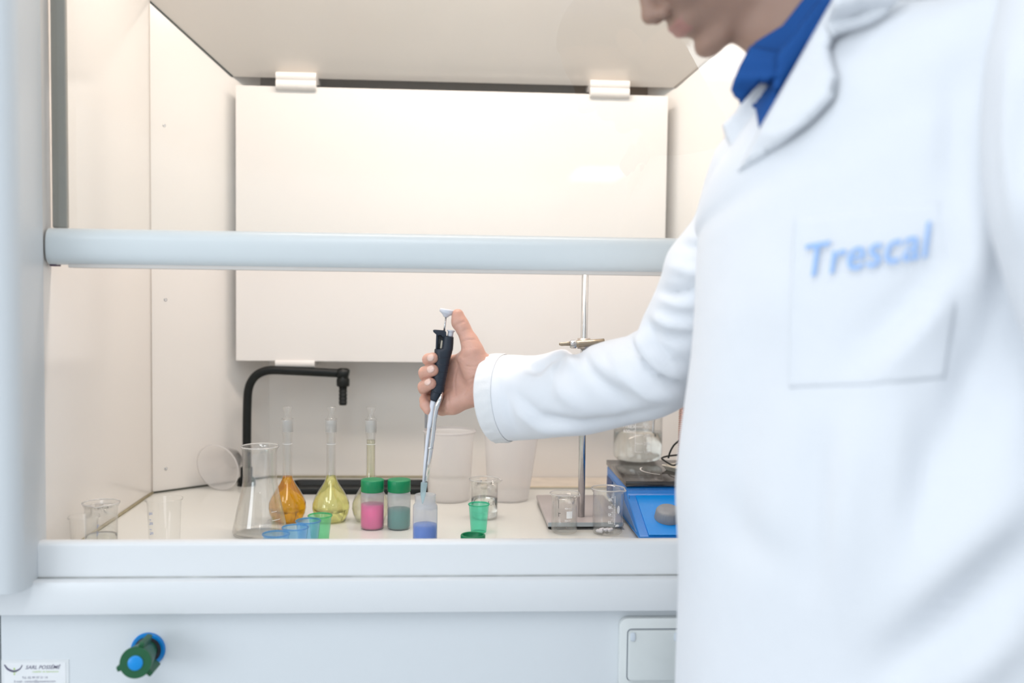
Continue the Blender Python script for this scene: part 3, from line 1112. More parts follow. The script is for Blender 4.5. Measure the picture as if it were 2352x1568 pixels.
# ------------------------------------------------------------------ cloudy plastic jugs
def jug(label, px, py, R, H, spout_a, name='plastic_jug', material=None, loc=None):
    q = Z(px, py, TOP) if loc is None else loc
    t = thing(name, label, 'jug', q, 0, 'cloudy plastic jugs')
    rb_ = R * 0.83
    pr = [(0, 0.001), (rb_ - 0.004, 0.001), (rb_ - 0.001, 0.002), (rb_, 0.006), (R - 0.0015, H - 0.006), (R, H - 0.004), (R + 0.0015, H - 0.003), (R + 0.0018, H), (R, H + 0.0005)]

    def sp(a, r, z):
        if spout_a is not None:
            da = (a - spout_a + math.pi) % (2 * math.pi) - math.pi
            g = max(0, 1 - abs(da) / 0.28) * max(0, (z - H * 0.62) / (H * 0.38))
            r = r + R * 0.27 * g
        return r * math.cos(a), r * math.sin(a), z
    obj('jug_wall', lathe_mesh('j', pr, 96, sp), material or PPMILK, t)

    obj('rim', lathe_mesh('j', [(R + 0.0016, H - 0.003), (R + 0.003, H - 0.0015), (R + 0.0022, H + 0.0008), (R + 0.0006, H + 0.0004), (R + 0.0016, H - 0.003)], 96, sp), material or PPMILK, t)
    return t


jug('upright cloudy plastic jug behind the pipette tip', 1031, 1147, 0.0455, 0.126, None)
jug('upright cloudy plastic jug with pouring lip beside the steel stand rod', 1167, 1146, 0.0455, 0.126, facing(Z(1167, 1146, TOP)) + 1.35)

# cloudy jug lying on its side at the angled wall: mouth towards us, handle-less
q = Z(500, 1128, TOP)
t = thing('tipped_plastic_jug', 'cloudy plastic jug lying on its side by the angled wall', 'jug', q, 0, 'cloudy plastic jugs')
Rm, Lm = 0.0435, 0.050
pr = [(0, Lm), (0.018, Lm), (0.022, Lm - 0.003), (Rm * 0.97, 0.004), (Rm + 0.001, 0.002), (Rm + 0.0018, 0.0), (Rm - 0.0005, -0.0004)]
V, F = lathe(pr, 72)
Mx = Matrix.Rotation(math.radians(-22), 3, 'Z') @ Matrix.Rotation(math.radians(-78), 3, 'X')
V2 = [np.array(Mx @ Vector(v)) for v in V]
zmin = min(v[2] for v in V2)
ctr = np.mean(V2, 0)
V2 = [v - np.array([0, 0, zmin - 0.0003]) for v in V2]
obj('jug_wall', mesh('tj', V2, F), PPMILK, t)

# left: two clear plastic measuring beakers with blue scales and one glass beaker
q = Z(233, 1262, TOP)
t = thing('glass_beaker', 'faint glass beaker at the far left beside the stained wall joint', 'beaker', q, 0, 'small glass beakers')
beaker(t, 0.0225, 0.069, facing(q) - 0.2, th=0.0011)
obj('water', lathe_mesh('w', [(0, 0.0014), (0.0160, 0.0014), (0.0205, 0.005), (0.0213, 0.009), (0.0213, 0.022), (0, 0.022)], 48), WATER, t, label='clear water')
q = Z(194, 1282, TOP)


def measuring(label, q, R, H, a0):
    t = thing('measuring_beaker', label, 'beaker', q, 0, 'clear plastic measuring beakers')
    rb_ = R * 0.86
    pr = [(0, 0.0008), (rb_ - 0.002, 0.0008), (rb_, 0.003), (R - 0.001, H - 0.003), (R + 0.001, H - 0.002), (R + 0.0012, H), (R, H + 0.0002)]

    def sp(a, r, z):
        da = (a - (facing(q) - 1.1) + math.pi) % (2 * math.pi) - math.pi
        g = math.exp(-(da / 0.2) ** 2) * max(0, (z - H * 0.8) / (H * 0.2))
        r = r + R * 0.15 * g
        return r * math.cos(a), r * math.sin(a), z
    obj('beaker_wall', lathe_mesh('m', pr, 64, sp), CLEARP, t)
    parts = []
    for i in range(7):
        zz = H * 0.16 + i * H * 0.095
        Rz = rb_ + (R - rb_) * zz / H + 0.0006
        parts.append(wrap_rect(Rz, a0, a0 + (0.22 if i % 2 else 0.14), zz, zz + 0.0006, 3))
        if i % 2 == 0:
            parts.append(wrap_text(t, ('100', '', '200', '', '300', '', '400')[i], 0.0050, Rz, a0 + 0.02, zz + 0.0008, INKB))
    V, F = merge(parts)
    obj('printed_scale', mesh('ps', V, F, False), INKB, t, label='blue printed scale')
    return t


measuring('clear plastic measuring beaker with blue scale behind the front ledge, leftmost', q, 0.0195, 0.060, facing(q) + 0.95)
q = Z(378, 1262, TOP)
measuring('clear plastic measuring beaker with blue digits left of the conical flask', q, 0.0245, 0.075, facing(q) - 1.05)

# ------------------------------------------------------------------ steel support stand
c0, c1 = Z(1258, 1199, TOP + 0.012), Z(1219, 1136, TOP + 0.012)
yf, ybk = c0[1], c1[1]
sx0, sx1 = c0[0], c0[0] + 0.122
xr_ = P(1335, 1185, 1.0)[0]
rod = Z(1335, 1186, TOP + 0.012)
stand = thing('support_stand', 'steel laboratory stand with flat grey base plate and tall upright rod', 'stand', (rod[0], rod[1], TOP))
obj('base_plate', shade_auto(box(sx0, sx1, yf, ybk, TOP + 0.0045, TOP + 0.012, 0.0012), 40), PLATE, stand, True)
obj('front_edge', box(sx0 + 0.001, sx1 - 0.001, yf - 0.0006, yf + 0.002, TOP + 0.005, TOP + 0.0115), PLATEE, stand, True)
for (x, y) in ((sx0 + 0.009, yf + 0.009), (sx1 - 0.009, yf + 0.009), (sx0 + 0.009, ybk - 0.009), (sx1 - 0.009, ybk - 0.009)):
    o = obj('rubber_foot', lathe_mesh('rf', [(0, 0), (0.007, 0), (0.0078, 0.0046), (0, 0.0046)], 20), BLACK, stand, True)
    o.location = (x, y, TOP)
rt = P(1345, 590, rod[1])
obj('upright_rod', tube_mesh('rod', [(rod[0], rod[1], TOP + 0.011), (rod[0] - 0.0005, rod[1], 1.1), (rt[0], rod[1], rt[2])], 0.0056, 24), STEEL, stand, True)
V, F = lathe([(0.0057, 0), (0.0085, 0), (0.0085, 0.0006), (0.0057, 0.0006)], 24)
# boss head clamp
yr = rod[1]
bc = P(1341, 789, yr)
clampo = thing('boss_clamp', 'small tarnished metal clamp gripping the upright rod above the sleeve', 'clamp', (bc[0], bc[1], bc[2]))
obj('clamp_body', tube_mesh('cb', [P(1318, 789, yr - 0.014), P(1330, 789, yr - 0.014), P(1362, 787, yr - 0.014), P(1388, 784, yr - 0.014)], [0.0052, 0.0056, 0.0056, 0.005], 16), BRASS, clampo, True)
obj('wing_screw', tube_mesh('ws', [P(1284, 790, yr - 0.014), P(1290, 790, yr - 0.014), P(1297, 790, yr - 0.014), P(1304, 789, yr - 0.014), P(1311, 789, yr - 0.014)], [0.0016, 0.0030, 0.0026, 0.0034, 0.0034], 12, flat=0.5), BRASS, clampo, True)
obj('jaw_nut', tube_mesh('jn', [P(1309, 790, yr - 0.014), P(1312, 790, yr - 0.014), P(1322, 790, yr - 0.014), P(1324, 790, yr - 0.014)], [0.0058, 0.0072, 0.0072, 0.006], 14), STEEL, clampo, True)
obj('collar', lathe_mesh('cl', [(0.0058, -0.008), (0.0105, -0.008), (0.0105, 0.009), (0.0058, 0.009), (0.0058, -0.008)], 24), mat('worn_metal', (0.55, 0.50, 0.46), 0.4, 0.7), clampo)
obj('locking_key', box(P(1352, 783, yr)[0], P(1372, 783, yr)[0], yr - 0.016, yr - 0.002, P(1352, 786, yr)[2], P(1352, 783.4, yr)[2]), BLACK, clampo, True)

# ------------------------------------------------------------------ blue hotplate stirrer
yh = 1.505
fl_ = Z(1485, 1237, TOP)                # front left foot
bl_ = Z(1379, 1146, TOP)               # back left foot (hidden by stand)
hx, hy0 = fl_[0], fl_[1]
xb_ = P(1378, 1058, 1.80)[0]
HPZ = P(1455, 1110, 1.60)[2]
# side outline in (y, z); front face slopes back towards the top
hot = thing('hotplate_stirrer', 'blue hotplate stirrer with black ceramic top and grey control knob', 'hotplate', (hx + 0.09, hy0 + 0.12, TOP))
zt_ = P(1378, 1056, 1.80)[2]
yk = 1.80
pA = P(1379, 1058, yk)                  # top back left corner
# top plate front-left corner on the same height
pB = Z(1456, 1106, zt_ - 0.001)
pF = Z(1485, 1240, TOP + 0.004)
ytop = pB[1]
WID = 0.185
xl_ = (pA[0] + pB[0]) / 2
prof = [(pF[1], TOP + 0.004), (pF[1] - 0.002, TOP + 0.010), (ytop - 0.004, zt_ - 0.022), (ytop + 0.002, zt_ - 0.010), (yk, zt_ - 0.010), (yk, TOP + 0.004)]
obj('housing', shade_auto(prism(prof, xl_, xl_ + WID, 0.003, 2, axis='x'), 40), BLUEP, hot, True)
# recessed side panel framed by a paler rim
sp_ = [(pF[1] + 0.020, TOP + 0.012), (ytop + 0.012, zt_ - 0.034), (ytop + 0.018, zt_ - 0.022), (yk - 0.012, zt_ - 0.024), (yk - 0.012, TOP + 0.012)]
obj('side_panel', prism(sp_, xl_ - 0.0012, xl_ + 0.002, axis='x'), BLUEL, hot, True, 'pale blue side panel')
obj('side_recess', box(xl_ - 0.0022, xl_ + 0.001, yk - 0.075, yk - 0.014, TOP + 0.014, zt_ - 0.026), mat('deep_blue', (0.003, 0.05, 0.20), 0.5), hot, True, 'dark blue side recess')
obj('front_fascia', shade_auto(prism([(pF[1] - 0.003, TOP + 0.013), (ytop - 0.009, zt_ - 0.021), (ytop - 0.004, zt_ - 0.025), (pF[1] + 0.004, TOP + 0.008)], xl_ + 0.014, xl_ + WID - 0.01, 0.0008, axis='x'), 40),
    mat('bright_blue_fascia', (0.0, 0.235, 0.72), 0.3, noise=0.04, scale=300), hot, True)
obj('ceramic_top', shade_auto(box(xl_ - 0.001, xl_ + WID + 0.001, ytop - 0.001, yk + 0.002, zt_ - 0.009, zt_, 0.0008), 40), BLKG, hot, True, 'black ceramic top')
# heating zone print
cz = np.array([xl_ + WID / 2, (ytop + yk) / 2])
V, F = [], []
for k_ in range(25):
    a = math.radians(150 + 90 * k_ / 24)
    for rr in (0.048, 0.0505):
        V.append((cz[0] + rr * math.cos(a), cz[1] + rr * math.sin(a), zt_ + 0.0002))
for k_ in range(24):
    F.append((2 * k_, 2 * k_ + 1, 2 * k_ + 3, 2 * k_ + 2))
obj('zone_print', mesh('zp', V, F, False), mat('pale_print', (0.7, 0.7, 0.68), 0.6), hot, True)
for (x, y) in ((xl_ + 0.015, hy0 + 0.03), (xl_ + WID - 0.015, hy0 + 0.03), (xl_ + 0.015, yk - 0.02), (xl_ + WID - 0.015, yk - 0.02)):
    o = obj('rubber_foot', lathe_mesh('rf', [(0, 0), (0.009, 0), (0.009, 0.006), (0, 0.006)], 16), BLACK, hot, True)
    o.location = (x, y, TOP)
# knob on the fascia
kc = P(1534, 1184, 1.515)
fn = np.array([0, -(zt_ - 0.046 - TOP - 0.014), -(ytop - 0.033 - pF[1] + 0.0035)])
fn = np.array([0.0, -(zt_ - 0.021 - TOP - 0.013), ytop - 0.009 - pF[1] + 0.003])
fy = np.linspace(pF[1] - 0.003, ytop - 0.009, 200)
fz = np.linspace(TOP + 0.013, zt_ - 0.021, 200)
fx = kc[0]
ii = int(np.argmin([abs(proj((fx, a_, b_))[1] - 1190) for a_, b_ in zip(fy, fz)]))
kc = P(1533, 1190, fy[ii])
fn /= np.linalg.norm(fn)


def knobrib(a, r, z):
    rr = r - (0.0007 * (0.5 + 0.5 * math.cos(a * 30)) if r > 0.0155 and 0.002 < z < 0.014 else 0)
    return rr * math.cos(a), rr * math.sin(a), z


V, F = lathe([(0, -0.006), (0.0205, -0.006), (0.0205, 0.002), (0.0190, 0.0135), (0.0165, 0.0165), (0.006, 0.0170), (0, 0.0165)], 120, knobrib)
Mk = Vector(fn).to_track_quat('Z', 'Y').to_matrix()
obj('control_knob', mesh('kn', [np.array(Mk @ Vector(v)) + kc for v in V], F), GREYP, hot, True)
V = [P(1467, 1158, 1.0), P(1472, 1158, 1.0), P(1470, 1151, 1.0)]
tri = [(xl_ - 0.0014, hy0 + 0.055, TOP + 0.050), (xl_ - 0.0014, hy0 + 0.061, TOP + 0.050), (xl_ - 0.0014, hy0 + 0.058, TOP + 0.057)]
obj('arrow_mark', mesh('am', tri, [(0, 1, 2)], False), INKD, hot, True)

# 600 ml beaker on the hotplate with water and probe
q = Z(1464, 1056, zt_)
t = thing('large_beaker', 'large glass beaker of water with white printed scale standing on the blue hotplate', 'beaker', (q[0], q[1], zt_ + 0.0003))
RB = 0.0445
beaker(t, RB, 0.125, facing(q) + 2.2, th=0.0016, rc=0.012)
obj('water', lathe_mesh('w', [(0, 0.0006), (RB - 0.0125, 0.0006), (RB - 0.0041, 0.0036), (RB - 0.0004, 0.0125), (RB - 0.0004, 0.052), (0, 0.052)], 72), WATER, t, label='clear water')
fa = facing(q)
prt = [wrap_rect(RB + 0.0003, fa - 0.11, fa - 0.095, 0.021, 0.075, 1)]
for i, s_ in enumerate(('100', '200', '300', '400')):
    zz = 0.021 + i * 0.0153
    prt.append(wrap_rect(RB + 0.0003, fa - 0.10, fa + 0.20, zz, zz + 0.0008))
    prt.append(wrap_text(t, s_, 0.0078, RB + 0.0003, fa + 0.25, zz - 0.0022, PRINT, bold=0.005))
prt.append(wrap_text(t, '600ml', 0.0088, RB + 0.0003, fa - 0.62, 0.0550, PRINT, bold=0.005))
prt.append(wrap_text(t, 'PYREX', 0.0088, RB + 0.0003, fa - 0.66, 0.0640, PRINT, bold=0.005))
V, F = merge(prt)
obj('printed_scale', mesh('ps', V, F, False), PRINT, t)
pb = P(1499, 1008, q[1] - 0.012)
o = tag(obj('temperature_probe', tube_mesh('tp', [pb, pb + np.array([0.0005, 0, 0.01]), pb + np.array([0.004, 0.004, 0.12])], [0.0018, 0.0024, 0.0024], 12), STEEL), 'thin steel probe dipping into the large beaker', 'probe')

# ceramic dish, coiled copper tube and cable beside it
q = Z(1560, 1080, zt_)
t = thing('ceramic_dish', 'off white square ceramic dish on the black hotplate top', 'dish', (q[0], q[1], zt_), math.radians(28))
V, F = loft_rr([(0.038, 0.034, .008, 0.0003), (0.046, 0.042, .009, 0.006), (0.050, 0.046, .009, 0.0085), (0.044, 0.040, .008, 0.0085), (0.034, 0.030, .007, 0.004)])
obj('dish_body', shade_auto(mesh('d', V, F), 50), mat('glazed_cream', (0.66, 0.63, 0.54), 0.25, noise=0.08, scale=60), t)
cw = P(1566, 1040, 1.72)
coil = thing('copper_coil', 'slender upright tube wound with copper wire beside the large beaker', 'coil', (cw[0], 1.72, zt_))
zc1 = P(1562, 905, 1.72)[2] - zt_
obj('core_tube', lathe_mesh('ct', [(0, 0), (0.0060, 0), (0.0060, zc1), (0, zc1)], 24), mat('pale_core', (0.75, 0.66, 0.62), 0.5), coil)
hel = []
turns = 36
for i in range(turns * 14 + 1):
    a = 2 * math.pi * i / 14
    hel.append((0.0068 * math.cos(a), 0.0068 * math.sin(a), 0.004 + (zc1 - 0.008) * i / (turns * 14)))
obj('copper_winding', tube_mesh('cw', hel, 0.0006, 6), mat('copper', (0.62, 0.22, 0.12), 0.35, 0.8), coil)
cab = spline([P(1562, 1062, 1.70), P(1545, 1068, 1.70), P(1524, 1056, 1.71), P(1521, 1051, 1.72), P(1535, 1047, 1.735), P(1562, 1044, 1.74)], 8)
cab = [np.array([p[0], p[1], max(p[2], zt_ + 0.002)]) for p in cab]
o = thing('black_cable', 'thin black cable looped on the hotplate top behind the ceramic dish', 'cable', (cab[0][0], cab[0][1], zt_))
obj('cable_loop', tube_mesh('cb', cab, 0.0016, 10), BLACK, o, True)
c2 = spline([P(1562, 1010, 1.72), P(1548, 1022, 1.72), P(1539, 1038, 1.72), P(1535, 1052, 1.72)], 8)
c2 = [np.array([p[0], p[1], max(p[2], zt_ + 0.002)]) for p in c2]
obj('cable_tail', tube_mesh('cb', c2, 0.0016, 10), BLACK, o, True)

# ------------------------------------------------------------------ fittings on the service panel below
q = P(341, 1490, yp)
t = thing('gas_tap', 'green handled control tap with blue centre and blue ring on the service panel', 'tap', (q[0], yp, q[2]))
sc = 1.31 / 2287.0


def ydisc(prof, n=40, fnc=None):
    V, F = lathe(prof, n, fnc)
    return [(v[0], -v[2], v[1]) for v in V], F


V, F = ydisc([(0.0165, 0), (0.0225, 0), (0.0225, 0.003), (0.0210, 0.0045), (0.0180, 0.0045), (0.0165, 0.003), (0.0165, 0)])
obj('mounting_ring', shade_auto(mesh('r', V, F)), mat('blue_ring_plastic', (0.0, 0.22, 0.62), 0.35), t)
V, F = ydisc([(0, 0.0002), (0.0172, 0.0002), (0.0172, 0.004), (0.012, 0.006), (0, 0.006)])
obj('black_collar', shade_auto(mesh('r', V, F)), mat('black_collar', (0.008, 0.010, 0.018), 0.5), t)
# handle: hexagonal-ish knob leaning down and left towards us
hv = np.array(P(311, 1522, 1.262)) - np.array([q[0], yp, q[2]])
hn = hv / np.linalg.norm(hv)
Mh = Vector(hn).to_track_quat('Z', 'Y').to_matrix()
HL = float(np.linalg.norm(hv))


def lobes(a, r, z):
    if r > 0.0225 and z > HL * 0.55:
        pass
    return r * math.cos(a), r * math.sin(a), z


GRN = mat('dark_green_plastic', (0.006, 0.10, 0.035), 0.42, noise=0.06)
V, F = lathe([(0, 0.004), (0.0125, 0.004), (0.0130, 0.012), (0.0165, HL * 0.5), (0.0190, HL * 0.9), (0.0200, HL * 0.96), (0.0195, HL), (0, HL)], 40)
hnd = obj('handle', shade_auto(mesh('h', [Mh @ Vector(v) for v in V], F)), GRN, t)
for a in (200, 318, 75):
    a = math.radians(a)
    V, F = [], []
    bx = box(0.015, 0.0255, -0.0035, 0.0035, HL * 0.30, HL * 0.94, 0.0015)
    Mr = Matrix.Rotation(a, 3, 'Z')
    for v in bx.vertices:
        v.co = Mh @ (Mr @ v.co)
    obj('handle_fin', bx, GRN, hnd)
V, F = lathe([(0, HL - 0.001), (0.0092, HL - 0.001), (0.0092, HL + 0.0012), (0.0075, HL + 0.0020), (0, HL + 0.0022)], 32)
obj('blue_centre_cap', shade_auto(mesh('h', [Mh @ Vector(v) for v in V], F)), mat('sky_blue_plastic', (0.0, 0.27, 0.72), 0.3), t)

# supplier card
ycd = yp - 0.0006
a0, a1 = P(10, 1524, ycd), P(151, 1524, ycd)
card = thing('business_card', 'white supplier card with dark italic heading at the lower left corner', 'card', (a0[0], ycd, a0[2] - 0.05))
obj('sleeve', box(a0[0] - 0.004, a1[0] + 0.004, ycd - 0.0002, yp, a0[2] - 0.056, a0[2] + 0.005), mat('clear_sleeve', (0.78, 0.80, 0.81), 0.3), card, True)
obj('paper', box(a0[0], a1[0], ycd - 0.0006, ycd - 0.0002, a0[2] - 0.052, a0[2] + 0.0015), mat('card_paper', (0.86, 0.87, 0.88), 0.6), card, True)


def flat_text(body, size, px, py, y, shear=0.0, bold=0.0, align='LEFT'):
    c = P(px, py, y)
    V, F = text_tris(body, size, bold, shear, align)
    return [(c[0] + x, y, c[2] + z) for x, z in V], F


yq = ycd - 0.0008
INKG = mat('grey_violet_ink', (0.13, 0.12, 0.20), 0.6)
V, F = flat_text('SARL POSSÉMÉ', 0.0068, 58, 1536, yq, 0.35, 0.012)
obj('heading', mesh('c', V, F, False), INKG, card, True)
GRI = mat('lime_ink', (0.50, 0.68, 0.22), 0.6)
V, F = flat_text('mobilier de laboratoire', 0.0036, 74, 1544, yq, 0.3)
obj('tagline', mesh('c', V, F, False), GRI, card, True)
V, F = merge([flat_text('Tél. 02 99 57 31 14', 0.0042, 80, 1558, yq, 0, 0, 'CENTER'), flat_text('E-mail : contact@posseme.com', 0.0042, 80, 1566.5, yq, 0, 0, 'CENTER')])
obj('contact_lines', mesh('c', V, F, False), INKG, card, True)
arc = spline([P(10, 1526, yq), P(18, 1536, yq), P(32, 1541, yq), P(45, 1536, yq), P(51, 1527, yq)], 6)
obj('logo_arc', tube_mesh('a', arc, [0.0010 * (0.3 + math.sin(math.pi * min(1, i / (len(arc) - 1) + 0.15) * 0.9)) for i in range(len(arc))], 6), INKG, card, True)
V, F = [], []
for i, (dx, dz, r_) in enumerate(((0, 0.003, 0.0011), (-0.002, 0, 0.0011), (0.002, 0, 0.0011), (0, -0.001, 0.001), (0, -0.004, 0.0009))):
    cc = P(33, 1541, yq)
    n0 = len(V)
    V += [(cc[0] + dx + r_ * math.cos(2 * math.pi * k_ / 10), yq, cc[2] + dz + 1.5 * r_ * math.sin(2 * math.pi * k_ / 10)) for k_ in range(10)]
    F.append(tuple(range(n0, n0 + 10)))
obj('logo_leaf', mesh('l', V, F, False), GRI, card, True)

# socket with hinged cover
sA = P(1424, 1420, yp - 0.012)
soc = thing('power_socket', 'white surface power socket with closed hinged cover below the nosing', 'socket', (sA[0] + 0.05, yp, sA[2] - 0.1))


def rr_prism(x0, x1, z0, z1, r, y0, y1, bev=0.0):
    p = [(x + (x0 + x1) / 2, z + (z0 + z1) / 2) for x, z in rrect(x1 - x0, z1 - z0, r)]
    return shade_auto(prism(p, y0, y1, bev, 2, axis='y'), 40)


SW = mat('socket_white', (0.76, 0.79, 0.78), 0.35)
sx1_ = sA[0] + 0.112
obj('frame', rr_prism(sA[0], sx1_, sA[2] - 0.10, sA[2], 0.012, yp - 0.012, yp, 0.002), SW, soc, True)
l0 = P(1444, 1448, yp - 0.016)
l1 = P(1556, 1562, yp - 0.016)
cov = obj('hinged_cover', rr_prism(l0[0], l1[0] + 0.012, l1[2], l0[2], 0.005, yp - 0.018, yp - 0.011, 0.0015), mat('socket_cover', (0.70, 0.735, 0.725), 0.35), soc, True)
obj('shadow_gap', rr_prism(l0[0] - 0.0015, l1[0] + 0.0135, l1[2] - 0.0015, l0[2] + 0.0015, 0.006, yp - 0.0125, yp - 0.0115), GREYP, soc, True)
for xx in (1448, 1548):
    g0 = P(xx, 1452, yp - 0.0185)
    obj('clear_tab', rr_prism(g0[0], g0[0] + 0.007, g0[2] - 0.012, g0[2], 0.003, yp - 0.0200, yp - 0.0175, 0.0008), mat('bluish_tab', (0.66, 0.72, 0.78), 0.2), cov, True)

# ================================================================== PIPETTE
YH = 1.452
pip = thing('micropipette', 'navy micropipette with white plunger button and pale blue tip held over the blue bottle', 'pipette', P(972, 1140, YH))


def PP(px, py, dy=0.0):
    return P(px, py, YH + dy)


def pipe(name, pts, radii, material, n=24, flat=1.0, parent=None, label=None):
    return obj(name, tube_mesh(name, [PP(*p) for p in pts], radii, n, flat), material, parent or pip, True, label)


MM = 0.001
pipe('plunger_button', [(1023.6, 728), (1024.4, 724), (1025.4, 720), (1026.0, 717.5), (1026.7, 711.5), (1027.0, 709.8)], [3.2 * MM, 5 * MM, 8.6 * MM, 10.6 * MM, 10.7 * MM, 9.6 * MM], PWHITE, 36)
pipe('plunger_rod', [(1019.5, 768), (1024.5, 724)], 1.4 * MM, STEEL, 14)
ej = pipe('ejector_button', [(1033.5, 776), (1034.5, 768), (1035.6, 761.5), (1035.7, 760.5), (1036.0, 758)], [4.3 * MM, 4.2 * MM, 4.2 * MM, 5.8 * MM, 5.8 * MM], PWHITE, 24)
# handle: elliptical loft along the axis (centre px, half width mm, half depth mm)
st = [((1030.3, 771.5), 6.6, 8.5), ((1030.0, 773), 7.8, 10.0), ((1029, 786), 8.2, 10.6), ((1027.0, 801), 8.6, 11.2), ((1018.6, 804), 13.0, 11.8), ((1017.9, 808), 13.0, 12.0), ((1016.5, 818), 12.0, 11.8),
      ((1013.5, 840), 10.6, 11.2), ((1010.5, 860), 10.2, 10.8), ((1007, 882), 9.6, 10.2), ((1005.2, 897), 9.4, 9.8), ((1004.9, 900), 9.0, 9.4), ((1004.8, 901.5), 8.0, 8.4)]
V, F = [], []
axis = PP(1022.5, 770) - PP(1004.8, 901)
axis /= np.linalg.norm(axis)
sideu = np.cross(axis, np.array([0, 1.0, 0]))
sideu /= np.linalg.norm(sideu)
if sideu[0] < 0:
    sideu = -sideu
depthv = np.cross(axis, sideu)
n = 36
for (c, hw, hd) in st:
    cc = PP(*c)
    for k_ in range(n):
        a = 2 * math.pi * k_ / n
        ca, sa_ = math.cos(a), math.sin(a)
        V.append(cc + sideu * hw * MM * math.copysign(abs(ca) ** 0.85, ca) + depthv * hd * MM * math.copysign(abs(sa_) ** 0.85, sa_))
for i in range(len(st) - 1):
    for k_ in range(n):
        k2 = (k_ + 1) % n
        F.append((i * n + k_, i * n + k2, (i + 1) * n + k2, (i + 1) * n + k_))
F.append(tuple(range(n)))
F.append(tuple((len(st) - 1) * n + k_ for k_ in range(n))[::-1])
me = mesh('handle', V, F)
bm = bmesh.new(); bm.from_mesh(me); bmesh.ops.recalc_face_normals(bm, faces=bm.faces); bm.to_mesh(me); bm.free()
hdl = obj('handle', shade_auto(me, 40), NAVY, pip, True)
# finger hook on the upper left, volume window, grip grooves


def px_prism(name, poly, dep, material, parent, bev=0.0007, dy=0.0):
    bm = bmesh.new()
    a = [bm.verts.new(PP(x, y, dy - dep)) for x, y in poly]
    b = [bm.verts.new(PP(x, y, dy + dep)) for x, y in poly]
    bm.faces.new(a); bm.faces.new(b)
    for i in range(len(poly)):
        i2 = (i + 1) % len(poly)
        bm.faces.new((a[i], a[i2], b[i2], b[i]))
    bmesh.ops.recalc_face_normals(bm, faces=bm.faces)
    bmesh.ops.bevel(bm, geom=bm.edges[:], offset=bev, segments=2, profile=0.5, affect='EDGES')
    me = bpy.data.meshes.new(name)
    bm.to_mesh(me); bm.free()
    return obj(name, shade_auto(me, 50), material, parent, True)


px_prism('finger_hook', [(994.3, 757.8), (998, 756.6), (1021, 758.3), (1025, 762), (1025.5, 774), (1016.5, 774), (1013.5, 769.8), (1007.5, 769.8), (1004, 773), (1001.8, 768), (998.5, 765), (995.2, 762.3)], 0.0075, NAVY, hdl)
px_prism('hook_stem', [(1001.8, 767), (1006.5, 768), (1005, 806), (1000.3, 806)], 0.006, NAVY, hdl)
px_prism('volume_window', [(1004, 768), (1020, 770), (1019, 806), (1003, 806)], 0.004, mat('window_black', (0.003, 0.004, 0.005), 0.15), hdl, dy=0.001)
px_prism('window_counter', [(1013.5, 781), (1017, 782), (1015.5, 800), (1010.5, 800)], 0.002, mat('counter_cream', (0.50, 0.45, 0.36), 0.4), hdl, dy=-0.0035)
for (gy, gx, hw) in ((820, 1016, 11.9), (836.5, 1013.8, 10.9), (853, 1011.6, 10.5), (868, 1009.0, 10.2), (883, 1006.9, 9.8)):
    cc = PP(gx, gy)
    ring = []
    for k_ in range(25):
        a = math.radians(195 + 150 * k_ / 24)
        ring.append(cc + sideu * (hw + 0.15) * MM * math.cos(a) + depthv * (hw + 0.9) * MM * (math.sin(a) if depthv[1] > 0 else -math.sin(a)))
    obj('grip_groove', tube_mesh('gg', ring, 0.35 * MM, 6), mat('navy_gloss', (0.03, 0.04, 0.06), 0.25), hdl, True)
pipe('collar', [(1003, 899), (1002, 903), (998.5, 917), (997.8, 920)], [8.0 * MM, 8.2 * MM, 7.0 * MM, 6.2 * MM], NAVY, 20)
pipe('white_shaft', [(996.5, 918), (994.8, 930), (987.0, 979), (986.6, 981), (985.8, 984), (982, 1010), (977, 1060), (973.2, 1108)],
     [4.7 * MM, 4.9 * MM, 4.0 * MM, 3.9 * MM, 2.9 * MM, 2.9 * MM, 2.6 * MM, 2.2 * MM], PWHITE, 20)
pipe('ejector_arm', [(1015.5, 900, -0.006), (1011.5, 915, -0.009), (1004, 932, -0.008), (1001, 942, -0.006), (998.5, 960, -0.005), (994, 1000, -0.004), (987, 1050, -0.003), (979.0, 1104, -0.001)],
     [1.4 * MM, 3.0 * MM, 3.8 * MM, 3.4 * MM, 3.2 * MM, 3.2 * MM, 3.0 * MM, 2.6 * MM], CHROME, 18)
for (a_, b_) in ((996.0, 984), (989.5, 1029)):
    pipe('arm_clip', [(a_ - 7, b_ - 1.2, -0.004), (a_ - 3, b_, -0.0045), (a_ + 3, b_ + 0.8, -0.0045), (a_ + 5, b_ + 1, -0.004)], [1.0 * MM, 2.2 * MM, 2.2 * MM, 1.2 * MM], STEEL, 10)
pipe('disposable_tip', [(974.4, 1107), (974.2, 1110), (972.5, 1125), (971.4, 1138), (971, 1146), (970.5, 1156)], [4.6 * MM, 5.0 * MM, 4.4 * MM, 3.6 * MM, 2.4 * MM, 0.8 * MM], TIPB, 24)

# ================================================================== PERSON
person = thing('person', 'person in white lab coat and blue polo shirt holding a pipette inside the hood', 'person', (0.46, 1.02, 0.0))

# ------------------------------------------------------------------ hand (continuous skin surface)
hand_chains = {}


def HP(px, py, dy):
    return P(px, py, YH + dy * MM) * 1000.0


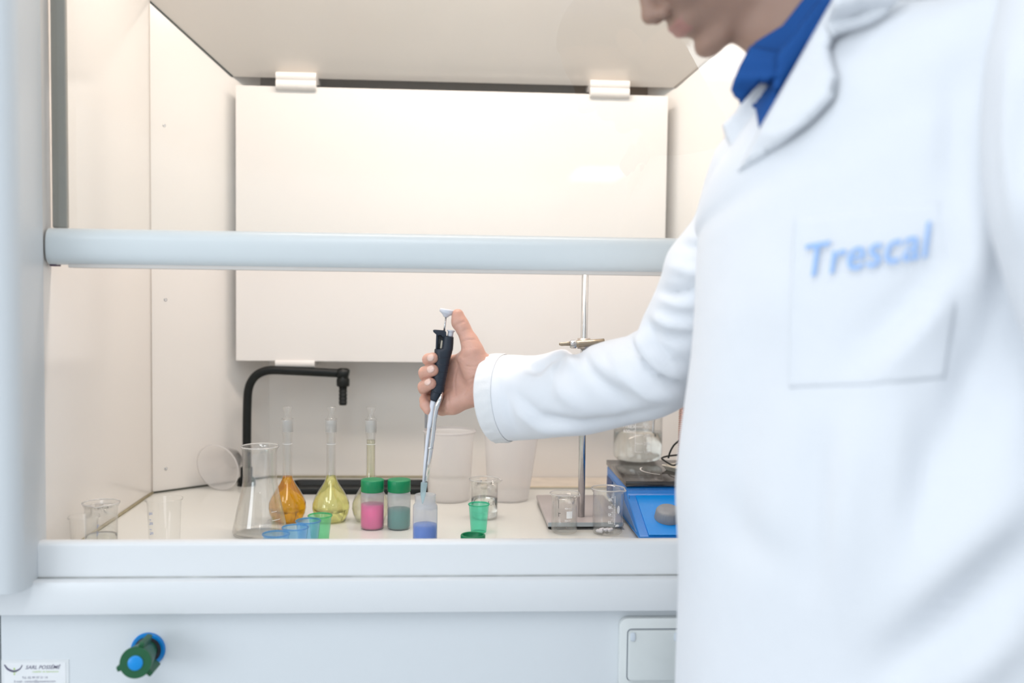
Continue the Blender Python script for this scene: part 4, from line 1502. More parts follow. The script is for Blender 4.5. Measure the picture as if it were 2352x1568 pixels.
fingers = {
    'index': [(1020, 833, 36, 11.5), (988, 826, 26, 9.3), (984, 825.5, 5, 8.6), (994, 822, -7.5, 8.2)],
    'middle': [(1008, 862, 40, 11.5), (978, 860, 27, 9.8), (976, 856, 4, 9.2), (994, 850, -8.5, 8.8)],
    'ring': [(1004, 893, 40, 11), (976, 892, 26, 9.6), (974, 888, 4, 9.0), (989, 880.5, -8, 8.6)],
    'little': [(1004, 925, 34, 10), (977, 918, 20, 8.4), (977, 930, 7, 7.6), (983, 941, 2, 7.0)],
}
palm = [((1112, 846, -6, 19), (1020, 833, 36, 12)), ((1112, 862, -4, 19), (1008, 862, 40, 12)), ((1112, 880, -4, 19), (1004, 893, 40, 12)),
        ((1112, 893, -5, 19), (1004, 925, 34, 11)), ((1104, 902, -7, 16), (1040, 926, 12, 15)), ((1040, 926, 12, 15), (1016, 938, 24, 11))]
thenar = [((1104, 850, -10, 19), (1086, 806, -14, 15)), ((1092, 858, -8, 18), (1070, 824, -8, 12.5))]
thumb = [(1087, 806, -13, 14.0), (1079, 785, -11, 12.6), (1063.5, 753, -7, 10.4), (1058, 742, -5.5, 10.2), (1051.5, 723, -4, 8.8)]
arm = [((1350, 880, -85, 28), (1200, 872, -36, 26)), ((1200, 868, -36, 24), (1112, 852, -7, 20)), ((1200, 890, -36, 24), (1112, 886, -7, 20))]


def hand_sdf(G):
    G = G * 1000.0
    d = None
    for a, b in palm:
        q = sd_cone(G, HP(*a[:3]), HP(*b[:3]), a[3], b[3])
        d = q if d is None else smin(d, q, 9.0)
    for a, b in arm:
        d = smin(d, sd_cone(G, HP(*a[:3]), HP(*b[:3]), a[3], b[3]), 10.0)
    for a, b in thenar:
        d = smin(d, sd_cone(G, HP(*a[:3]), HP(*b[:3]), a[3], b[3]), 8.0)
    th = None
    for a, b in zip(thumb[:-1], thumb[1:]):
        q = sd_cone(G, HP(*a[:3]), HP(*b[:3]), a[3], b[3])
        th = q if th is None else smin(th, q, 4.0)
    # thumb pad and knuckle
    th = smin(th, sd_ell(G, HP(1047.5, 738, -6), (7.0, 8.0, 10.5)), 4.0)
    d = smin(d, th, 6.0)
    # web between thumb and palm
    d = smin(d, sd_cone(G, HP(1066, 818, 2), HP(1034, 838, 24), 8.5, 9.0), 8.0)
    fing = None
    for nm, ch in fingers.items():
        f_ = None
        for a, b in zip(ch[:-1], ch[1:]):
            q = sd_cone(G, HP(*a[:3]), HP(*b[:3]), a[3], b[3])
            f_ = q if f_ is None else smin(f_, q, 3.0)
        fing = f_ if fing is None else smin(fing, f_, 1.2)
    d = smin(d, fing, 3.0)
    # palm and thenar creases
    near = np.abs(d) < 3.5
    if CREASES and near.any():
        Gn = G[near]
        add = np.zeros(len(Gn), np.float32)
        for line, amp in CREASES:
            q = None
            for a, b in zip(line[:-1], line[1:]):
                e = sd_cone(Gn, a, b, 0.0, 0.0)
                q = e if q is None else np.minimum(q, e)
            add += amp * np.exp(-(q / 1.7) ** 2)
        d[near] += add
    return d * MM


CREASES = []
cr_ = []
for pts, amp in (([(1057, 826), (1049, 850), (1044, 875), (1046, 905)], 1.1), ([(1112, 834), (1090, 842), (1072, 842)], 0.8), ([(1108, 862), (1084, 870), (1070, 874), (1062, 868)], 1.1),
                 ([(1042, 751), (1052, 744), (1066, 739)], 1.0), ([(1052, 790), (1070, 781), (1090, 780)], 0.7), ([(1030, 905), (1032, 930), (1038, 946)], 0.8),
                 ([(1066, 905), (1080, 885), (1092, 870)], 0.7), ([(1064, 822), (1092, 812)], 0.45), ([(1064, 800), (1096, 797)], 0.4), ([(1068, 848), (1096, 852)], 0.4),
                 ([(975, 832), (1002, 836)], 0.4), ([(974, 884), (990, 890)], 0.5), ([(1058, 762), (1072, 756)], 0.4)):
    line = []
    for px_, py_ in spline([np.array(p, float) for p in pts], 2):
        yy = np.linspace(YH - 0.05, YH + 0.05, 220)
        w_ = np.array([P(px_, py_, v) for v in yy]).astype(np.float32)
        d_ = hand_sdf(w_)
        k_ = int(np.argmax(d_ < 0)) if (d_ < 0).any() else -1
        if k_ > 0:
            line.append(w_[k_] * 1000.0)
    if len(line) > 1:
        cr_.append((line, amp))
CREASES = cr_
lo = np.min([P(940, 1000, YH - 0.10), P(1230, 690, YH + 0.07)], 0) - 0.03
hi = np.max([P(940, 1000, YH - 0.10), P(1230, 690, YH + 0.07)], 0) + 0.02
HV, HF = surface_nets(hand_sdf, lo, hi, 0.0013)

# ------------------------------------------------------------------ head and neck
YD = 1.115
TH = math.radians(41)
HO = P(1637, -125, YD)
Fh = np.array([-math.cos(TH), 0.0, -math.sin(TH)])
Uh = np.array([-math.sin(TH), 0.0, math.cos(TH)])
yawh = math.radians(6)
Rz = np.array([[math.cos(yawh), -math.sin(yawh), 0], [math.sin(yawh), math.cos(yawh), 0], [0, 0, 1]])
Fh, Uh = Rz @ Fh, Rz @ Uh
Lh = np.cross(Uh, Fh)                    # his left, towards the camera


def HD(f, l, u):
    return HO + (Fh * f + Lh * l + Uh * u) * MM


Rh = np.stack([Fh, Lh, Uh])
NB = P(1880, 120, 1.07)                  # base of the neck inside the collar


def head_sdf(G):
    q = (G - HO.astype(np.float32)) @ Rh.T.astype(np.float32) * 1000.0      # local f, l, u in mm
    E = lambda c, r: sd_ell(q, c, r)
    C = lambda a, b, ra, rb: sd_cone(q, a, b, ra, rb)
    d = E((-8, 0, 42), (98, 76, 80))
    d = smin(d, E((38, 0, 0), (56, 62, 72)), 20)
    d = smin(d, E((30, 0, -48), (50, 52, 38)), 18)                       # jaw mass
    for s in (-1, 1):
        d = smin(d, C((0, s * 50, -48), (62, s * 20, -80), 15, 13), 14)   # jaw line
        d = smin(d, E((66, s * 38, -8), (22, 22, 20)), 14)              # cheek
        d = smax(d, -E((96, s * 32, 22), (18, 17, 11)), 9)              # eye socket
        d = smin(d, E((80, s * 32, 21), (13, 14, 12)), 3)               # eyeball with lid
        d = smin(d, E((-4, s * 76, 4), (17, 7, 30)), 5)                 # ear
        d = smin(d, E((96, s * 12, -21), (10, 8, 7.5)), 4)              # nostril wing
    d = smin(d, C((86, 0, 24), (104, 0, -12), 8, 9.5), 8)               # nose ridge
    d = smin(d, E((106, 0, -15), (10.5, 10.5, 9.5)), 4)
    for s in (-1, 1):
        d = smax(d, -E((101, s * 6.5, -25), (6, 3.4, 4.5)), 2)          # nostrils
    d = smin(d, E((78, 0, -44), (18, 27, 18)), 8)                       # muzzle
    d = smin(d, E((89, 0, -40.5), (7.5, 21, 5)), 3)                     # upper lip
    d = smin(d, E((87, 0, -51.5), (7.5, 18, 5.5)), 3)                     # lower lip
    d = smax(d, -C((97, -22, -46), (97, 22, -46), 2.4, 2.4), 2.5)         # mouth line
    d = smax(d, -C((93, -14, -64), (93, 14, -64), 6, 6), 7)             # fold under the lip
    d = smin(d, E((70, 0, -80), (19, 21, 15)), 9)                       # chin
    d = d * MM
    # neck and throat
    a = HD(-28, 0, -40)
    d = smin(d, sd_cone(G, a, NB + np.array([0.03, 0.0, -0.02]), 0.058, 0.064), 0.022)
    d = smin(d, sd_cone(G, HD(20, 0, -72), P(1790, 118, 1.075), 0.022, 0.024), 0.020)
    return d


lo = np.min([HD(130, 0, 0), HD(-110, 0, 0), HD(0, 95, 0), HD(0, -95, 0), HD(0, 0, 135), NB - 0.085, HD(60, 0, -110), HD(80, 0, 120)], 0) - 0.012
hi = np.max([HD(130, 0, 0), HD(-110, 0, 0), HD(0, 95, 0), HD(0, -95, 0), HD(0, 0, 135), NB + 0.085, HD(-100, 0, 120)], 0) + 0.012
DV, DF = surface_nets(head_sdf, lo, hi, 0.0034)

# ------------------------------------------------------------------ body under the clothes (torso, arms, legs)
BC = np.array([0.46, 1.03])
FB = np.array([-0.70, -0.71, 0.0])
LB = np.array([0.71, -0.70, 0.0])
SHR = P(1745, 440, 1.13)                 # right shoulder joint
ELR = P(1560, 850, 1.265)
SHL = P(2500, 200, 0.87)
ELL = P(2530, 800, 0.80)
WRL = P(2560, 1500, 0.84)


def body_sdf(G):
    top_ = np.array([BC[0] + 0.02, BC[1] + 0.01, 1.38])
    d = sd_cone(G, np.array([BC[0], BC[1], 0.95]) + LB * 0.06, top_ + LB * 0.05, 0.115, 0.12)
    d = smin(d, sd_cone(G, np.array([BC[0], BC[1], 0.95]) - LB * 0.06, top_ - LB * 0.05, 0.115, 0.12), 0.05)
    d = smin(d, sd_cone(G, NB, top_, 0.05, 0.08), 0.03)
    d = smin(d, sd_cone(G, top_, SHR, 0.07, 0.034), 0.05)
    d = smin(d, sd_cone(G, top_, SHL, 0.07, 0.034), 0.05)
    d = smin(d, sd_cone(G, SHR, ELR, 0.034, 0.030), 0.02)
    d = smin(d, sd_cone(G, ELR, HP(1200, 880, -36) * MM, 0.030, 0.025), 0.015)
    d = smin(d, sd_cone(G, SHL, ELL, 0.034, 0.034), 0.02)
    d = smin(d, sd_cone(G, ELL, WRL, 0.036, 0.026), 0.015)
    d = smin(d, sd_ell(G, WRL + np.array([0.0, 0.0, -0.06]), (0.022, 0.04, 0.07)), 0.02)
    return d


BV, BF = surface_nets(body_sdf, (0.0, 0.62, 0.78), (0.85, 1.56, 1.62), 0.012)
V = np.concatenate([HV, DV, BV])
F = np.concatenate([HF, DF + len(HV), BF + len(HV) + len(DV)])
me = mesh('body', V, F)
me.materials.append(SKIN)
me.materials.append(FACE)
me.materials.append(LIPS)
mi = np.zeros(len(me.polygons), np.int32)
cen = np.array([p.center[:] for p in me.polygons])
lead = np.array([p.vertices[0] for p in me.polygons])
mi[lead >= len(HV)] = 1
loc = (cen - HO) @ Rh.T * 1000
lipm = (lead >= len(HV)) & (lead < len(HV) + len(DV)) & (loc[:, 0] > 84) & (abs(loc[:, 1]) < 22) & (loc[:, 2] < -37) & (loc[:, 2] > -56)
mi[lipm] = 2
me.polygons.foreach_set('material_index', mi)
body = obj('body', me, None, person, True)
hv = obj('hair', None or lathe_mesh('hair', [(0, 0), (0.01, 0)], 8), HAIR, person) if False else None


def hair_sdf(G):
    q = (G - HO.astype(np.float32)) @ Rh.T.astype(np.float32) * 1000.0
    d = sd_ell(q, (-10, 0, 46), (102, 80, 85))
    cut = (q[..., 0] - 60) * 0.75 - (q[..., 2] - 60) * 0.66
    d = smax(d, cut, 8)
    d = smax(d, -(q[..., 2] + 20), 8)
    return d * MM


V, F = surface_nets(hair_sdf, HO - 0.15, HO + 0.16, 0.005)
obj('hair', mesh('hair', V, F), HAIR, person, True, 'short dark hair')

# fingernails: thin curved plates on the finger ends
for (c, tip, wd, ln) in (((989.5, 821.5, -11.5), (996, 820, -13.5), 5.6, 6.2), ((990, 847.5, -13), (997, 845.5, -14.5), 6.0, 6.4), ((983, 877, -12), (990, 873.5, -13.5), 5.6, 6.0)):
    a = HP(*c) * MM
    dirv = HP(*tip) * MM - a
    dirv /= np.linalg.norm(dirv)
    nv = np.array([-0.45, -0.86, 0.22])
    nv -= dirv * (nv @ dirv)
    nv /= np.linalg.norm(nv)
    sv = np.cross(nv, dirv)
    # surface distance along nv so that the plate lies on the skin
    ts = np.linspace(-0.012, 0.012, 97)
    dd = hand_sdf((a + ts[:, None] * nv).astype(np.float32))
    i0 = int(np.argmin(np.abs(dd)))
    a = a + nv * ts[i0]
    V, F = [], []
    nu, nv_ = 9, 9
    for i in range(nu):
        for j in range(nv_):
            u, v = -1 + 2 * i / (nu - 1), -1 + 2 * j / (nv_ - 1)
            uu, vv = u * math.sqrt(1 - v * v / 2), v * math.sqrt(1 - u * u / 2)
            p = a + dirv * uu * ln * MM + sv * vv * wd * MM
            tt = np.linspace(-0.006, 0.006, 49)
            d2 = hand_sdf((p + tt[:, None] * nv).astype(np.float32))
            k_ = int(np.argmax(d2 > 0)) if (d2 > 0).any() else 48
            V.append(p + nv * (tt[k_] + 0.0002 + 0.0003 * max(0, u)))
    for i in range(nu - 1):
        for j in range(nv_ - 1):
            F.append((i * nv_ + j, (i + 1) * nv_ + j, (i + 1) * nv_ + j + 1, i * nv_ + j + 1))
    o = obj('fingernail', mesh('nail', V, F), NAIL, body, True)
    o.modifiers.new('thick', 'SOLIDIFY').thickness = 0.0004


# ------------------------------------------------------------------ lab coat
def ss(x):
    return x * x * (3 - 2 * x)


def fold_disp(px, py, folds):
    """folds: (polyline px, amplitude m, width px)"""
    d = 0.0
    for pts, amp, w in folds:
        best = 1e9
        tb = 0
        L_ = len(pts) - 1
        for i in range(L_):
            ax_, ay_ = pts[i]
            bx_, by_ = pts[i + 1]
            vx, vy = bx_ - ax_, by_ - ay_
            t_ = max(0, min(1, ((px - ax_) * vx + (py - ay_) * vy) / (vx * vx + vy * vy)))
            e = math.hypot(px - ax_ - vx * t_, py - ay_ - vy * t_)
            if e < best:
                best, tb = e, (i + t_) / L_
        env = math.sin(math.pi * min(1, max(0, tb * 0.9 + 0.05))) ** 0.6
        d += amp * env * math.exp(-(best / w) ** 2)
    return d


# torso rings: (z, half width, half depth, x shift, y shift, roll of the shoulder line)
rings = [
    (0.50, .265, .215, .00, .00, .00), (0.60, .262, .21, .00, .00, .00), (0.75, .255, .20, .00, .00, .00), (0.90, .248, .19, .00, .00, .00), (1.00, .240, .18, .00, .00, .02),
    (1.10, .232, .17, .0, .0, .05), (1.20, .230, .165, .0, .0, .10), (1.28, .232, .165, .0, .0, .16), (1.35, .236, .16, .0, .0, .24), (1.41, .235, .152, .0, .0, .34),
    (1.455, .235, .138, .0, .0, .46), (1.49, .205, .118, -.005, .0, .48), (1.515, .150, .098, -.012, .005, .40), (1.54, .100, .083, -.02, .01, .30), (1.56, .066, .072, -.03, .012, .18)]
edge_t = ([290, 330, 480, 560, 600, 800, 923, 1038, 1125, 1217, 1340, 1568, 2400], [1695, 1672, 1615, 1603, 1600, 1594, 1574, 1557, 1549, 1557, 1561, 1556, 1550])
NT = 160
dense = []
ctl = np.array(rings)
zz_ = np.concatenate([np.linspace(0.50, 1.40, 80), np.linspace(1.405, 1.56, 30)])
par = np.stack([np.interp(zz_, ctl[:, 0], ctl[:, i]) for i in range(1, 6)], 1)
for _ in range(3):
    par[1:-1] = 0.25 * par[:-2] + 0.5 * par[1:-1] + 0.25 * par[2:]
GR = []
for z_, (hw, hd, dx, dy, rl) in zip(zz_, par):
    c = np.array([BC[0] + dx, BC[1] + dy, z_])
    LBt = np.array([LB[0], LB[1], rl])
    row = []
    for k_ in range(NT):
        a = 2 * math.pi * k_ / NT
        ca, sa_ = math.cos(a), math.sin(a)
        row.append(c + LBt * hw * math.copysign(abs(ca) ** 0.9, ca) + FB * hd * math.copysign(abs(sa_) ** 0.9, sa_))
    GR.append(np.array(row))
# shift each ring so that its outline towards the hood follows the measured edge
shifts = []
for row in GR:
    pr_ = np.array([proj(p) for p in row])
    i0 = int(np.argmin(pr_[:, 0]))
    want = np.interp(pr_[i0, 1], *edge_t)
    shifts.append((want - pr_[i0, 0]) * (row[i0, 1]) / FPX)
shifts = np.array(shifts)
for i, z_ in enumerate(zz_):
    w = np.interp(z_, [1.43, 1.51], [1, 0])
    shifts[i] *= w
ref = shifts[np.argmin(abs(zz_ - 1.38))]
for _ in range(6):
    shifts[1:-1] = 0.25 * shifts[:-2] + 0.5 * shifts[1:-1] + 0.25 * shifts[2:]
for row, s_ in zip(GR, shifts):
    row[:, 0] += s_
torso_folds = [
    ([(2165, 600), (2080, 700), (1960, 820)], -0.007, 45), ([(2215, 620), (2130, 740), (2040, 850)], 0.008, 40),
    ([(1885, 1010), (1875, 1150), (1862, 1350)], -0.006, 28), ([(1960, 990), (1950, 1150), (1930, 1400)], 0.006, 40),
    ([(2280, 620), (2260, 720), (2240, 830), (2160, 1040), (2120, 1180)], -0.016, 55), ([(2352, 720), (2300, 900), (2230, 1090)], -0.010, 50),
    ([(2352, 1270), (2230, 1380), (2130, 1470), (2010, 1568)], -0.018, 60), ([(2352, 1120), (2220, 1260), (2080, 1420)], 0.010, 60),
    ([(2352, 1420), (2240, 1520), (2140, 1600)], 0.014, 60), ([(1700, 650), (1660, 800), (1640, 960)], 0.004, 60), ([(1720, 900), (1690, 1100), (1680, 1300)], -0.004, 50),
    ([(2245, 480), (2250, 650), (2235, 800)], 0.010, 35), ([(2120, 880), (2110, 1100), (2090, 1300)], -0.006, 35), ([(2200, 150), (2190, 320), (2185, 450)], -0.006, 30),
    ([(1780, 600), (1800, 800)], 0.003, 50), ([(1640, 1120), (1700, 1230), (1800, 1300)], -0.004, 45)]
V, F = [], []
for i, row in enumerate(GR):
    c = row.mean(0)
    for k_, p in enumerate(row):
        nrm_ = row[(k_ + 1) % NT] - row[k_ - 1]
        nn = np.array([nrm_[1], -nrm_[0], 0.0])
        nn /= np.linalg.norm(nn) + 1e-9
        if nn @ (p - c) < 0:
            nn = -nn
        px_, py_ = proj(p)
        dsp = 0.0
        if nn[1] < 0.25 and px_ < 2700:
            dsp = 1.4 * fold_disp(px_, py_, torso_folds)
        zf = zz_[i]
        dsp += 0.006 * max(0, (1.0 - zf)) / 0.5 * math.sin(9 * 2 * math.pi * k_ / NT + 2 * zf)
        V.append(p + nn * dsp)
for i in range(len(GR) - 1):
    for k_ in range(NT):
        k2 = (k_ + 1) % NT
        F.append((i * NT + k_, i * NT + k2, (i + 1) * NT + k2, (i + 1) * NT + k_))
me = mesh('coat', V, F)
bm = bmesh.new(); bm.from_mesh(me); bmesh.ops.recalc_face_normals(bm, faces=bm.faces); bm.to_mesh(me)
coat_bvh = BVHTree.FromBMesh(bm)
bm.free()
me.polygons.foreach_set('use_smooth', [True] * len(me.polygons))
coat = obj('lab_coat', me, COAT, person, True)


# sleeves: rings between an upper and a lower outline point, with real depth
def sleeve(name, stations, rd, folds, cuff_in=True, nring=6, n=64, label=None):
    tops = spline([P(a[0], a[1], y) for a, b, y in stations], nring)
    bots = spline([P(b[0], b[1], y) for a, b, y in stations], nring)
    V, F = [], []
    rows = []
    m_ = len(tops)
    mids = [(a + b) / 2 for a, b in zip(tops, bots)]
    for i in range(m_):
        t_ = mids[min(i + 1, m_ - 1)] - mids[max(i - 1, 0)]
        t_ /= np.linalg.norm(t_)
        mj = (tops[i] - bots[i]) / 2
        mn = np.cross(mj, t_)
        mn /= np.linalg.norm(mn)
        if mn[1] > 0:
            mn = -mn
        r2 = np.interp(i / (m_ - 1), np.linspace(0, 1, len(rd)), rd)
        row = []
        for k_ in range(n):
            a = 2 * math.pi * k_ / n
            dv = mj * math.cos(a) + mn * r2 * math.sin(a)
            p = mids[i] + dv
            px_, py_ = proj(p)
            dsp = 1.7 * fold_disp(px_, py_, folds) * max(0.0, min(1.0, 0.35 + math.sin(a)))
            row.append(p + dv / np.linalg.norm(dv) * dsp)
        rows.append(row)
    if cuff_in:
        r0 = np.array(rows[0])
        c = r0.mean(0)
        t_ = mids[1] - mids[0]
        t_ /= np.linalg.norm(t_)
        rows = [list(c + (r0 - c) * 0.88 + t_ * 0.022), list(c + (r0 - c) * 0.955 + t_ * 0.002), list(c + (r0 - c) * 0.975 - t_ * 0.0005)] + rows
    for row in rows:
        V += row
    for i in range(len(rows) - 1):
        for k_ in range(n):
            k2 = (k_ + 1) % n
            F.append((i * n + k_, i * n + k2, (i + 1) * n + k2, (i + 1) * n + k_))
    me = mesh(name, V, F)
    bm = bmesh.new(); bm.from_mesh(me); bmesh.ops.recalc_face_normals(bm, faces=bm.faces)
    bv = BVHTree.FromBMesh(bm)
    bm.to_mesh(me); bm.free()
    me.polygons.foreach_set('use_smooth', [True] * len(me.polygons))
    return obj(name, me, COAT, coat, True, label), bv, np.array(rows)


st_r = [((1121, 817), (1149, 1014), 1.445), ((1142, 815), (1165, 1012), 1.437), ((1175, 815), (1198, 1010), 1.425), ((1229, 816), (1248, 1006), 1.405), ((1285, 802), (1300, 1000), 1.383), ((1310, 817), (1326, 998), 1.374), ((1338, 806), (1358, 996), 1.362),
        ((1377, 787), (1410, 985), 1.345), ((1430, 773), (1470, 970), 1.32), ((1474, 752), (1540, 950), 1.295), ((1480, 722), (1605, 900), 1.275), ((1498, 684), (1650, 800), 1.255),
        ((1517, 640), (1675, 720), 1.24), ((1533, 588), (1695, 650), 1.225), ((1574, 538), (1720, 580), 1.21), ((1600, 498), (1740, 530), 1.20), ((1622, 410), (1770, 460), 1.18), ((1650, 342), (1790, 400), 1.16), ((1700, 318), (1800, 360), 1.14)]
folds_r = [([(1440, 770), (1452, 800), (1490, 850), (1540, 880), (1600, 890)], -0.007, 9), ([(1462, 772), (1476, 812), (1515, 850), (1580, 868)], 0.006, 11), ([(1490, 735), (1505, 790), (1540, 830), (1600, 845)], -0.006, 10),
           ([(1500, 730), (1530, 745), (1600, 752)], 0.006, 10), ([(1515, 668), (1550, 672), (1610, 665)], -0.006, 9), ([(1520, 690), (1560, 700), (1600, 700)], 0.005, 12), ([(1488, 745), (1530, 770), (1590, 778)], -0.005, 9),
           ([(1330, 806), (1360, 850), (1420, 910), (1440, 940)], -0.005, 16), ([(1355, 800), (1372, 840), (1420, 880)], 0.005, 16), ([(1300, 806), (1310, 830), (1330, 842)], 0.005, 14), ([(1210, 838), (1230, 848), (1260, 820), (1290, 812)], -0.006, 12),
           ([(1180, 900), (1240, 960), (1330, 975), (1420, 968), (1520, 940)], -0.005, 12), ([(1190, 945), (1250, 985), (1340, 988)], 0.004, 14), ([(1405, 800), (1430, 860), (1490, 905), (1560, 915)], 0.006, 16), ([(1270, 850), (1290, 900), (1340, 940)], 0.004, 18),
           ([(1560, 560), (1600, 570), (1640, 560)], -0.005, 10), ([(1540, 610), (1590, 625), (1640, 615)], 0.005, 12), ([(1150, 880), (1165, 930), (1185, 990)], -0.003, 9)]
slv, slv_bvh, rr = sleeve('sleeve', st_r, [0.052, 0.054, 0.058, 0.062, 0.062, 0.062, 0.06, 0.05], folds_r)
# cuff hem band with stitched puckers
hem = []
st_l = [((2330, -60), (2560, -20), 0.80), ((2290, 120), (2560, 140), 0.79), ((2278, 300), (2570, 320), 0.785), ((2290, 480), (2600, 480), 0.78), ((2330, 640), (2650, 640), 0.78), ((2380, 800), (2690, 790), 0.78), ((2430, 1000), (2720, 1000), 0.79), ((2460, 1300), (2720, 1300), 0.80)]
fl_l = [([(2318, 120), (2322, 350), (2340, 560)], 0.006, 22), ([(2348, 200), (2350, 420)], -0.006, 22)]
slv2, slv2_bvh, _ = sleeve('sleeve', st_l[::-1], [0.055, 0.06, 0.062, 0.06], fl_l)


# pieces laid on the coat: polygon outline placed on the coat surface, lifted and given thickness
def hit(px, py, dflt):
    d = ray(px, py)
    dn = d / np.linalg.norm(d)
    best = None
    for bv in (coat_bvh,):
        h = bv.ray_cast(Vector(CAM), Vector(dn))
        if h[0] is not None:
            best = h[0].y if best is None else min(best, h[0].y)
    return best if best is not None else dflt


def drape(name, poly, material, parent, lift, thick, dflt=1.0, smooth_it=3, cut=12.0, depth=None, label=None, bevel=True):
    bm = bmesh.new()
    bm.faces.new([bm.verts.new((x, y, 0)) for x, y in poly])
    bmesh.ops.triangulate(bm, faces=bm.faces[:])
    for _ in range(5):
        es = [e for e in bm.edges if e.calc_length() > cut]
        if not es:
            break
        bmesh.ops.subdivide_edges(bm, edges=es, cuts=1)
        bmesh.ops.triangulate(bm, faces=bm.faces[:])
    ys = {}
    for v in bm.verts:
        ys[v] = depth(v.co.x, v.co.y) if depth else hit(v.co.x, v.co.y, dflt)
    for _ in range(smooth_it):
        ys = {v: 0.5 * ys[v] + 0.5 * sum(ys[e.other_vert(v)] for e in v.link_edges) / len(v.link_edges) for v in ys}
    bmask = {v: any(len(e.link_faces) == 1 for e in v.link_edges) for v in bm.verts}
    for v in list(bm.verts):
        lf = lift(v.co.x, v.co.y) if callable(lift) else lift
        if bevel and bmask[v]:
            lf -= thick * 0.6
        v.co = Vector(P(v.co.x, v.co.y, ys[v] - lf))
    me = bpy.data.meshes.new(name)
    bm.to_mesh(me)
    bm.free()
    me.polygons.foreach_set('use_smooth', [True] * len(me.polygons))
    o = obj(name, me, material, parent, True, label)
    md = o.modifiers.new('thick', 'SOLIDIFY')
    md.thickness = thick
    md.offset = 0.0
    return o


# cuff hem: slightly proud band following the sleeve end
hv_ = []
N_ = rr.shape[1]
ring0, ring1 = rr[3], rr[9]
V, F = [], []
nb = 10
for i in range(nb):
    r_ = rr[3 + i]
    c = r_.mean(0)
    for k_ in range(N_):
        dv = r_[k_] - c
        puck = 0.0010 * math.sin(k_ * 2.4 + i * 0.35) * (1 if 0 < i < nb - 1 else 0.3)
        V.append(r_[k_] + dv / np.linalg.norm(dv) * (0.0006 if i in (0, nb - 1) else 0.0016 + puck))
for i in range(nb - 1):
    for k_ in range(N_):
        k2 = (k_ + 1) % N_
        F.append((i * N_ + k_, i * N_ + k2, (i + 1) * N_ + k2, (i + 1) * N_ + k_))
obj('cuff_hem', mesh('hem', V, F), COATS, coat, True, 'puckered cuff hem')

# polo shirt: chest piece in the neck opening and the folded collar
shirt = drape('polo_shirt', [(1735, 100), (1800, 60), (1870, -30), (1950, -60), (1935, -10), (1840, 150), (1748, 306), (1738, 250), (1700, 235), (1700, 190)], POLO, person, 0.006, 0.004, 1.06,
              depth=lambda x, y: min(hit(x, y, 9.0) - 0.002, 1.045 + (1800 - x) * 0.0003))
drape('collar', [(1728, 108), (1755, 116), (1792, 122), (1790, 165), (1772, 186), (1745, 186), (1724, 206), (1704, 229), (1690, 220), (1682, 203), (1700, 160)], POLO, shirt,
      lambda x, y: 0.022 + 0.012 * math.exp(-((y - 178) / 22.0) ** 2), 0.006, depth=lambda x, y: 1.055 + (1740 - x) * 0.0002)
drape('collar', [(1790, 122), (1835, 70), (1895, -10), (1935, -40), (1925, -5), (1870, 85), (1800, 190), (1775, 230), (1782, 180)], POLO, shirt,
      lambda x, y: 0.020, 0.006, depth=lambda x, y: 1.030 - (x - 1790) * 0.0001)
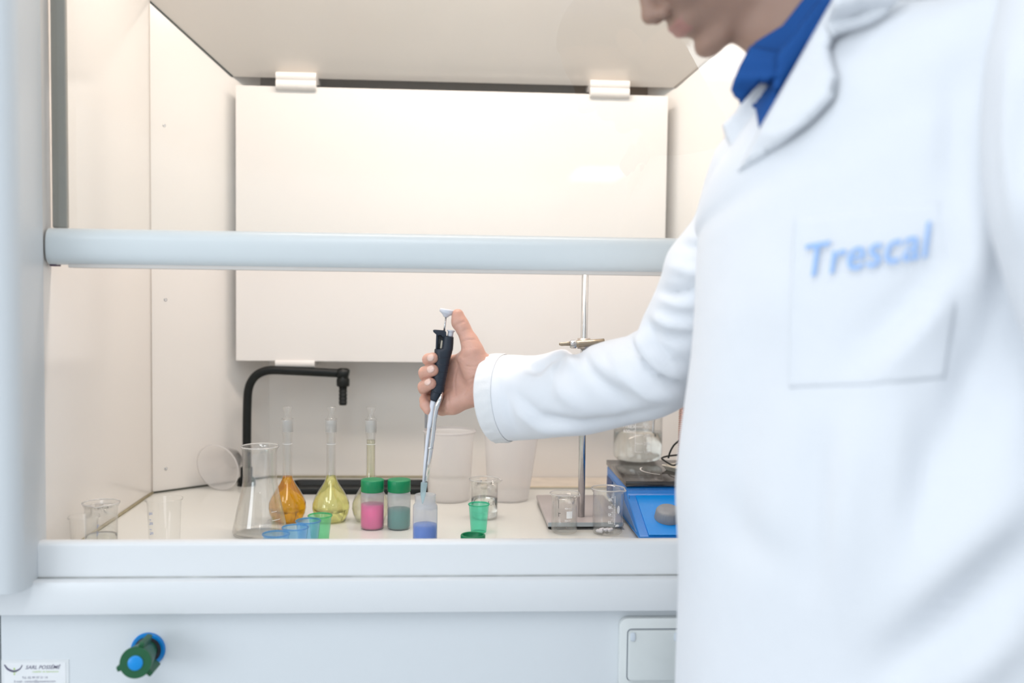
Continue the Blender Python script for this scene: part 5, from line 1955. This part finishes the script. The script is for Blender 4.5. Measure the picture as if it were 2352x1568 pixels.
# coat collar and lapels
lapd = lambda x, y: 0.995 - (x - 1750) * 0.00045
drape('lapel', [(1922, -4), (1835, 150), (1747, 305), (1722, 350), (1695, 392), (1730, 372), (1800, 320), (1862, 272), (1908, 222), (1918, 180), (1906, 140), (1900, 110), (1908, 88), (1930, 60), (1960, 20), (1960, -10)],
      COAT, coat, lambda x, y: 0.016 if y < 300 else 0.016 * max(0.2, (392 - y) / 92), 0.007, 0.99, smooth_it=6)
drape('coat_collar', [(1925, -30), (1912, 20), (1900, 60), (1912, 80), (1945, 66), (1990, 52), (2030, 30), (2058, -4), (2080, -40)], COAT, coat, 0.020, 0.007, 0.95, smooth_it=6)
drape('lapel', [(1748, 188), (1770, 200), (1772, 230), (1752, 300), (1740, 345), (1715, 380), (1690, 350), (1672, 318), (1662, 288), (1690, 262), (1708, 230), (1722, 204)], COAT, coat,
      lambda x, y: 0.012, 0.006, depth=lambda x, y: 1.065 + (1745 - x) * 0.0004, smooth_it=2)
# chest pocket and logo
pk = drape('chest_pocket', [(1822, 505), (2165, 462), (2196, 700), (2170, 868), (2000, 884), (1812, 890), (1815, 700)], COAT, coat, 0.0007, 0.0007, 0.9, smooth_it=4, cut=16)
Vt, Ft = text_tris('Trescal', 1.0, 0.004, 0.18, 'LEFT', 1.02)
Vt = np.array(Vt)
Vt[:, 0] -= Vt[:, 0].min()
wt_ = Vt[:, 0].max()
V = []
for x, y in Vt:
    u = x / wt_
    bx_, by_ = 1850 + 290 * u, 636 - 42 * u - 6 * u * u
    hgt_ = 108 + 10 * u
    px_, py_ = bx_ - 0.02 * y * hgt_, by_ - y * hgt_
    V.append(P(px_, py_, hit(px_, py_, 0.9) - 0.0060))
obj('logo_print', mesh('logo', V, Ft, False), LOGO, coat, True, 'pale blue printed logo lettering')
# pocket seam below, front placket edge
# trousers and shoes below the coat
for s_ in (-1, 1):
    a = np.array([BC[0], BC[1], 0.86]) + LB * 0.09 * s_
    k0 = np.array([BC[0], BC[1], 0.47]) + LB * 0.10 * s_ + FB * 0.02
    f0 = np.array([BC[0], BC[1], 0.075]) + LB * 0.11 * s_
    obj('trouser_leg', tube_mesh('leg', spline([a, k0, f0], 8), [0.095 - 0.035 * i / 16 for i in range(17)], 24), TROUS, person, True)
    V, F = [], []
    h0 = f0 - FB * 0.05
    h0[2] = 0.045
    pts = [h0 - FB * 0.03, h0, h0 + FB * 0.07, h0 + FB * 0.14, h0 + FB * 0.20, h0 + FB * 0.225]
    obj('shoe', tube_mesh('shoe', pts, [0.030, 0.042, 0.045, 0.044, 0.040, 0.026], 20), mat('black_leather', (0.02, 0.02, 0.02), 0.4), person, True)
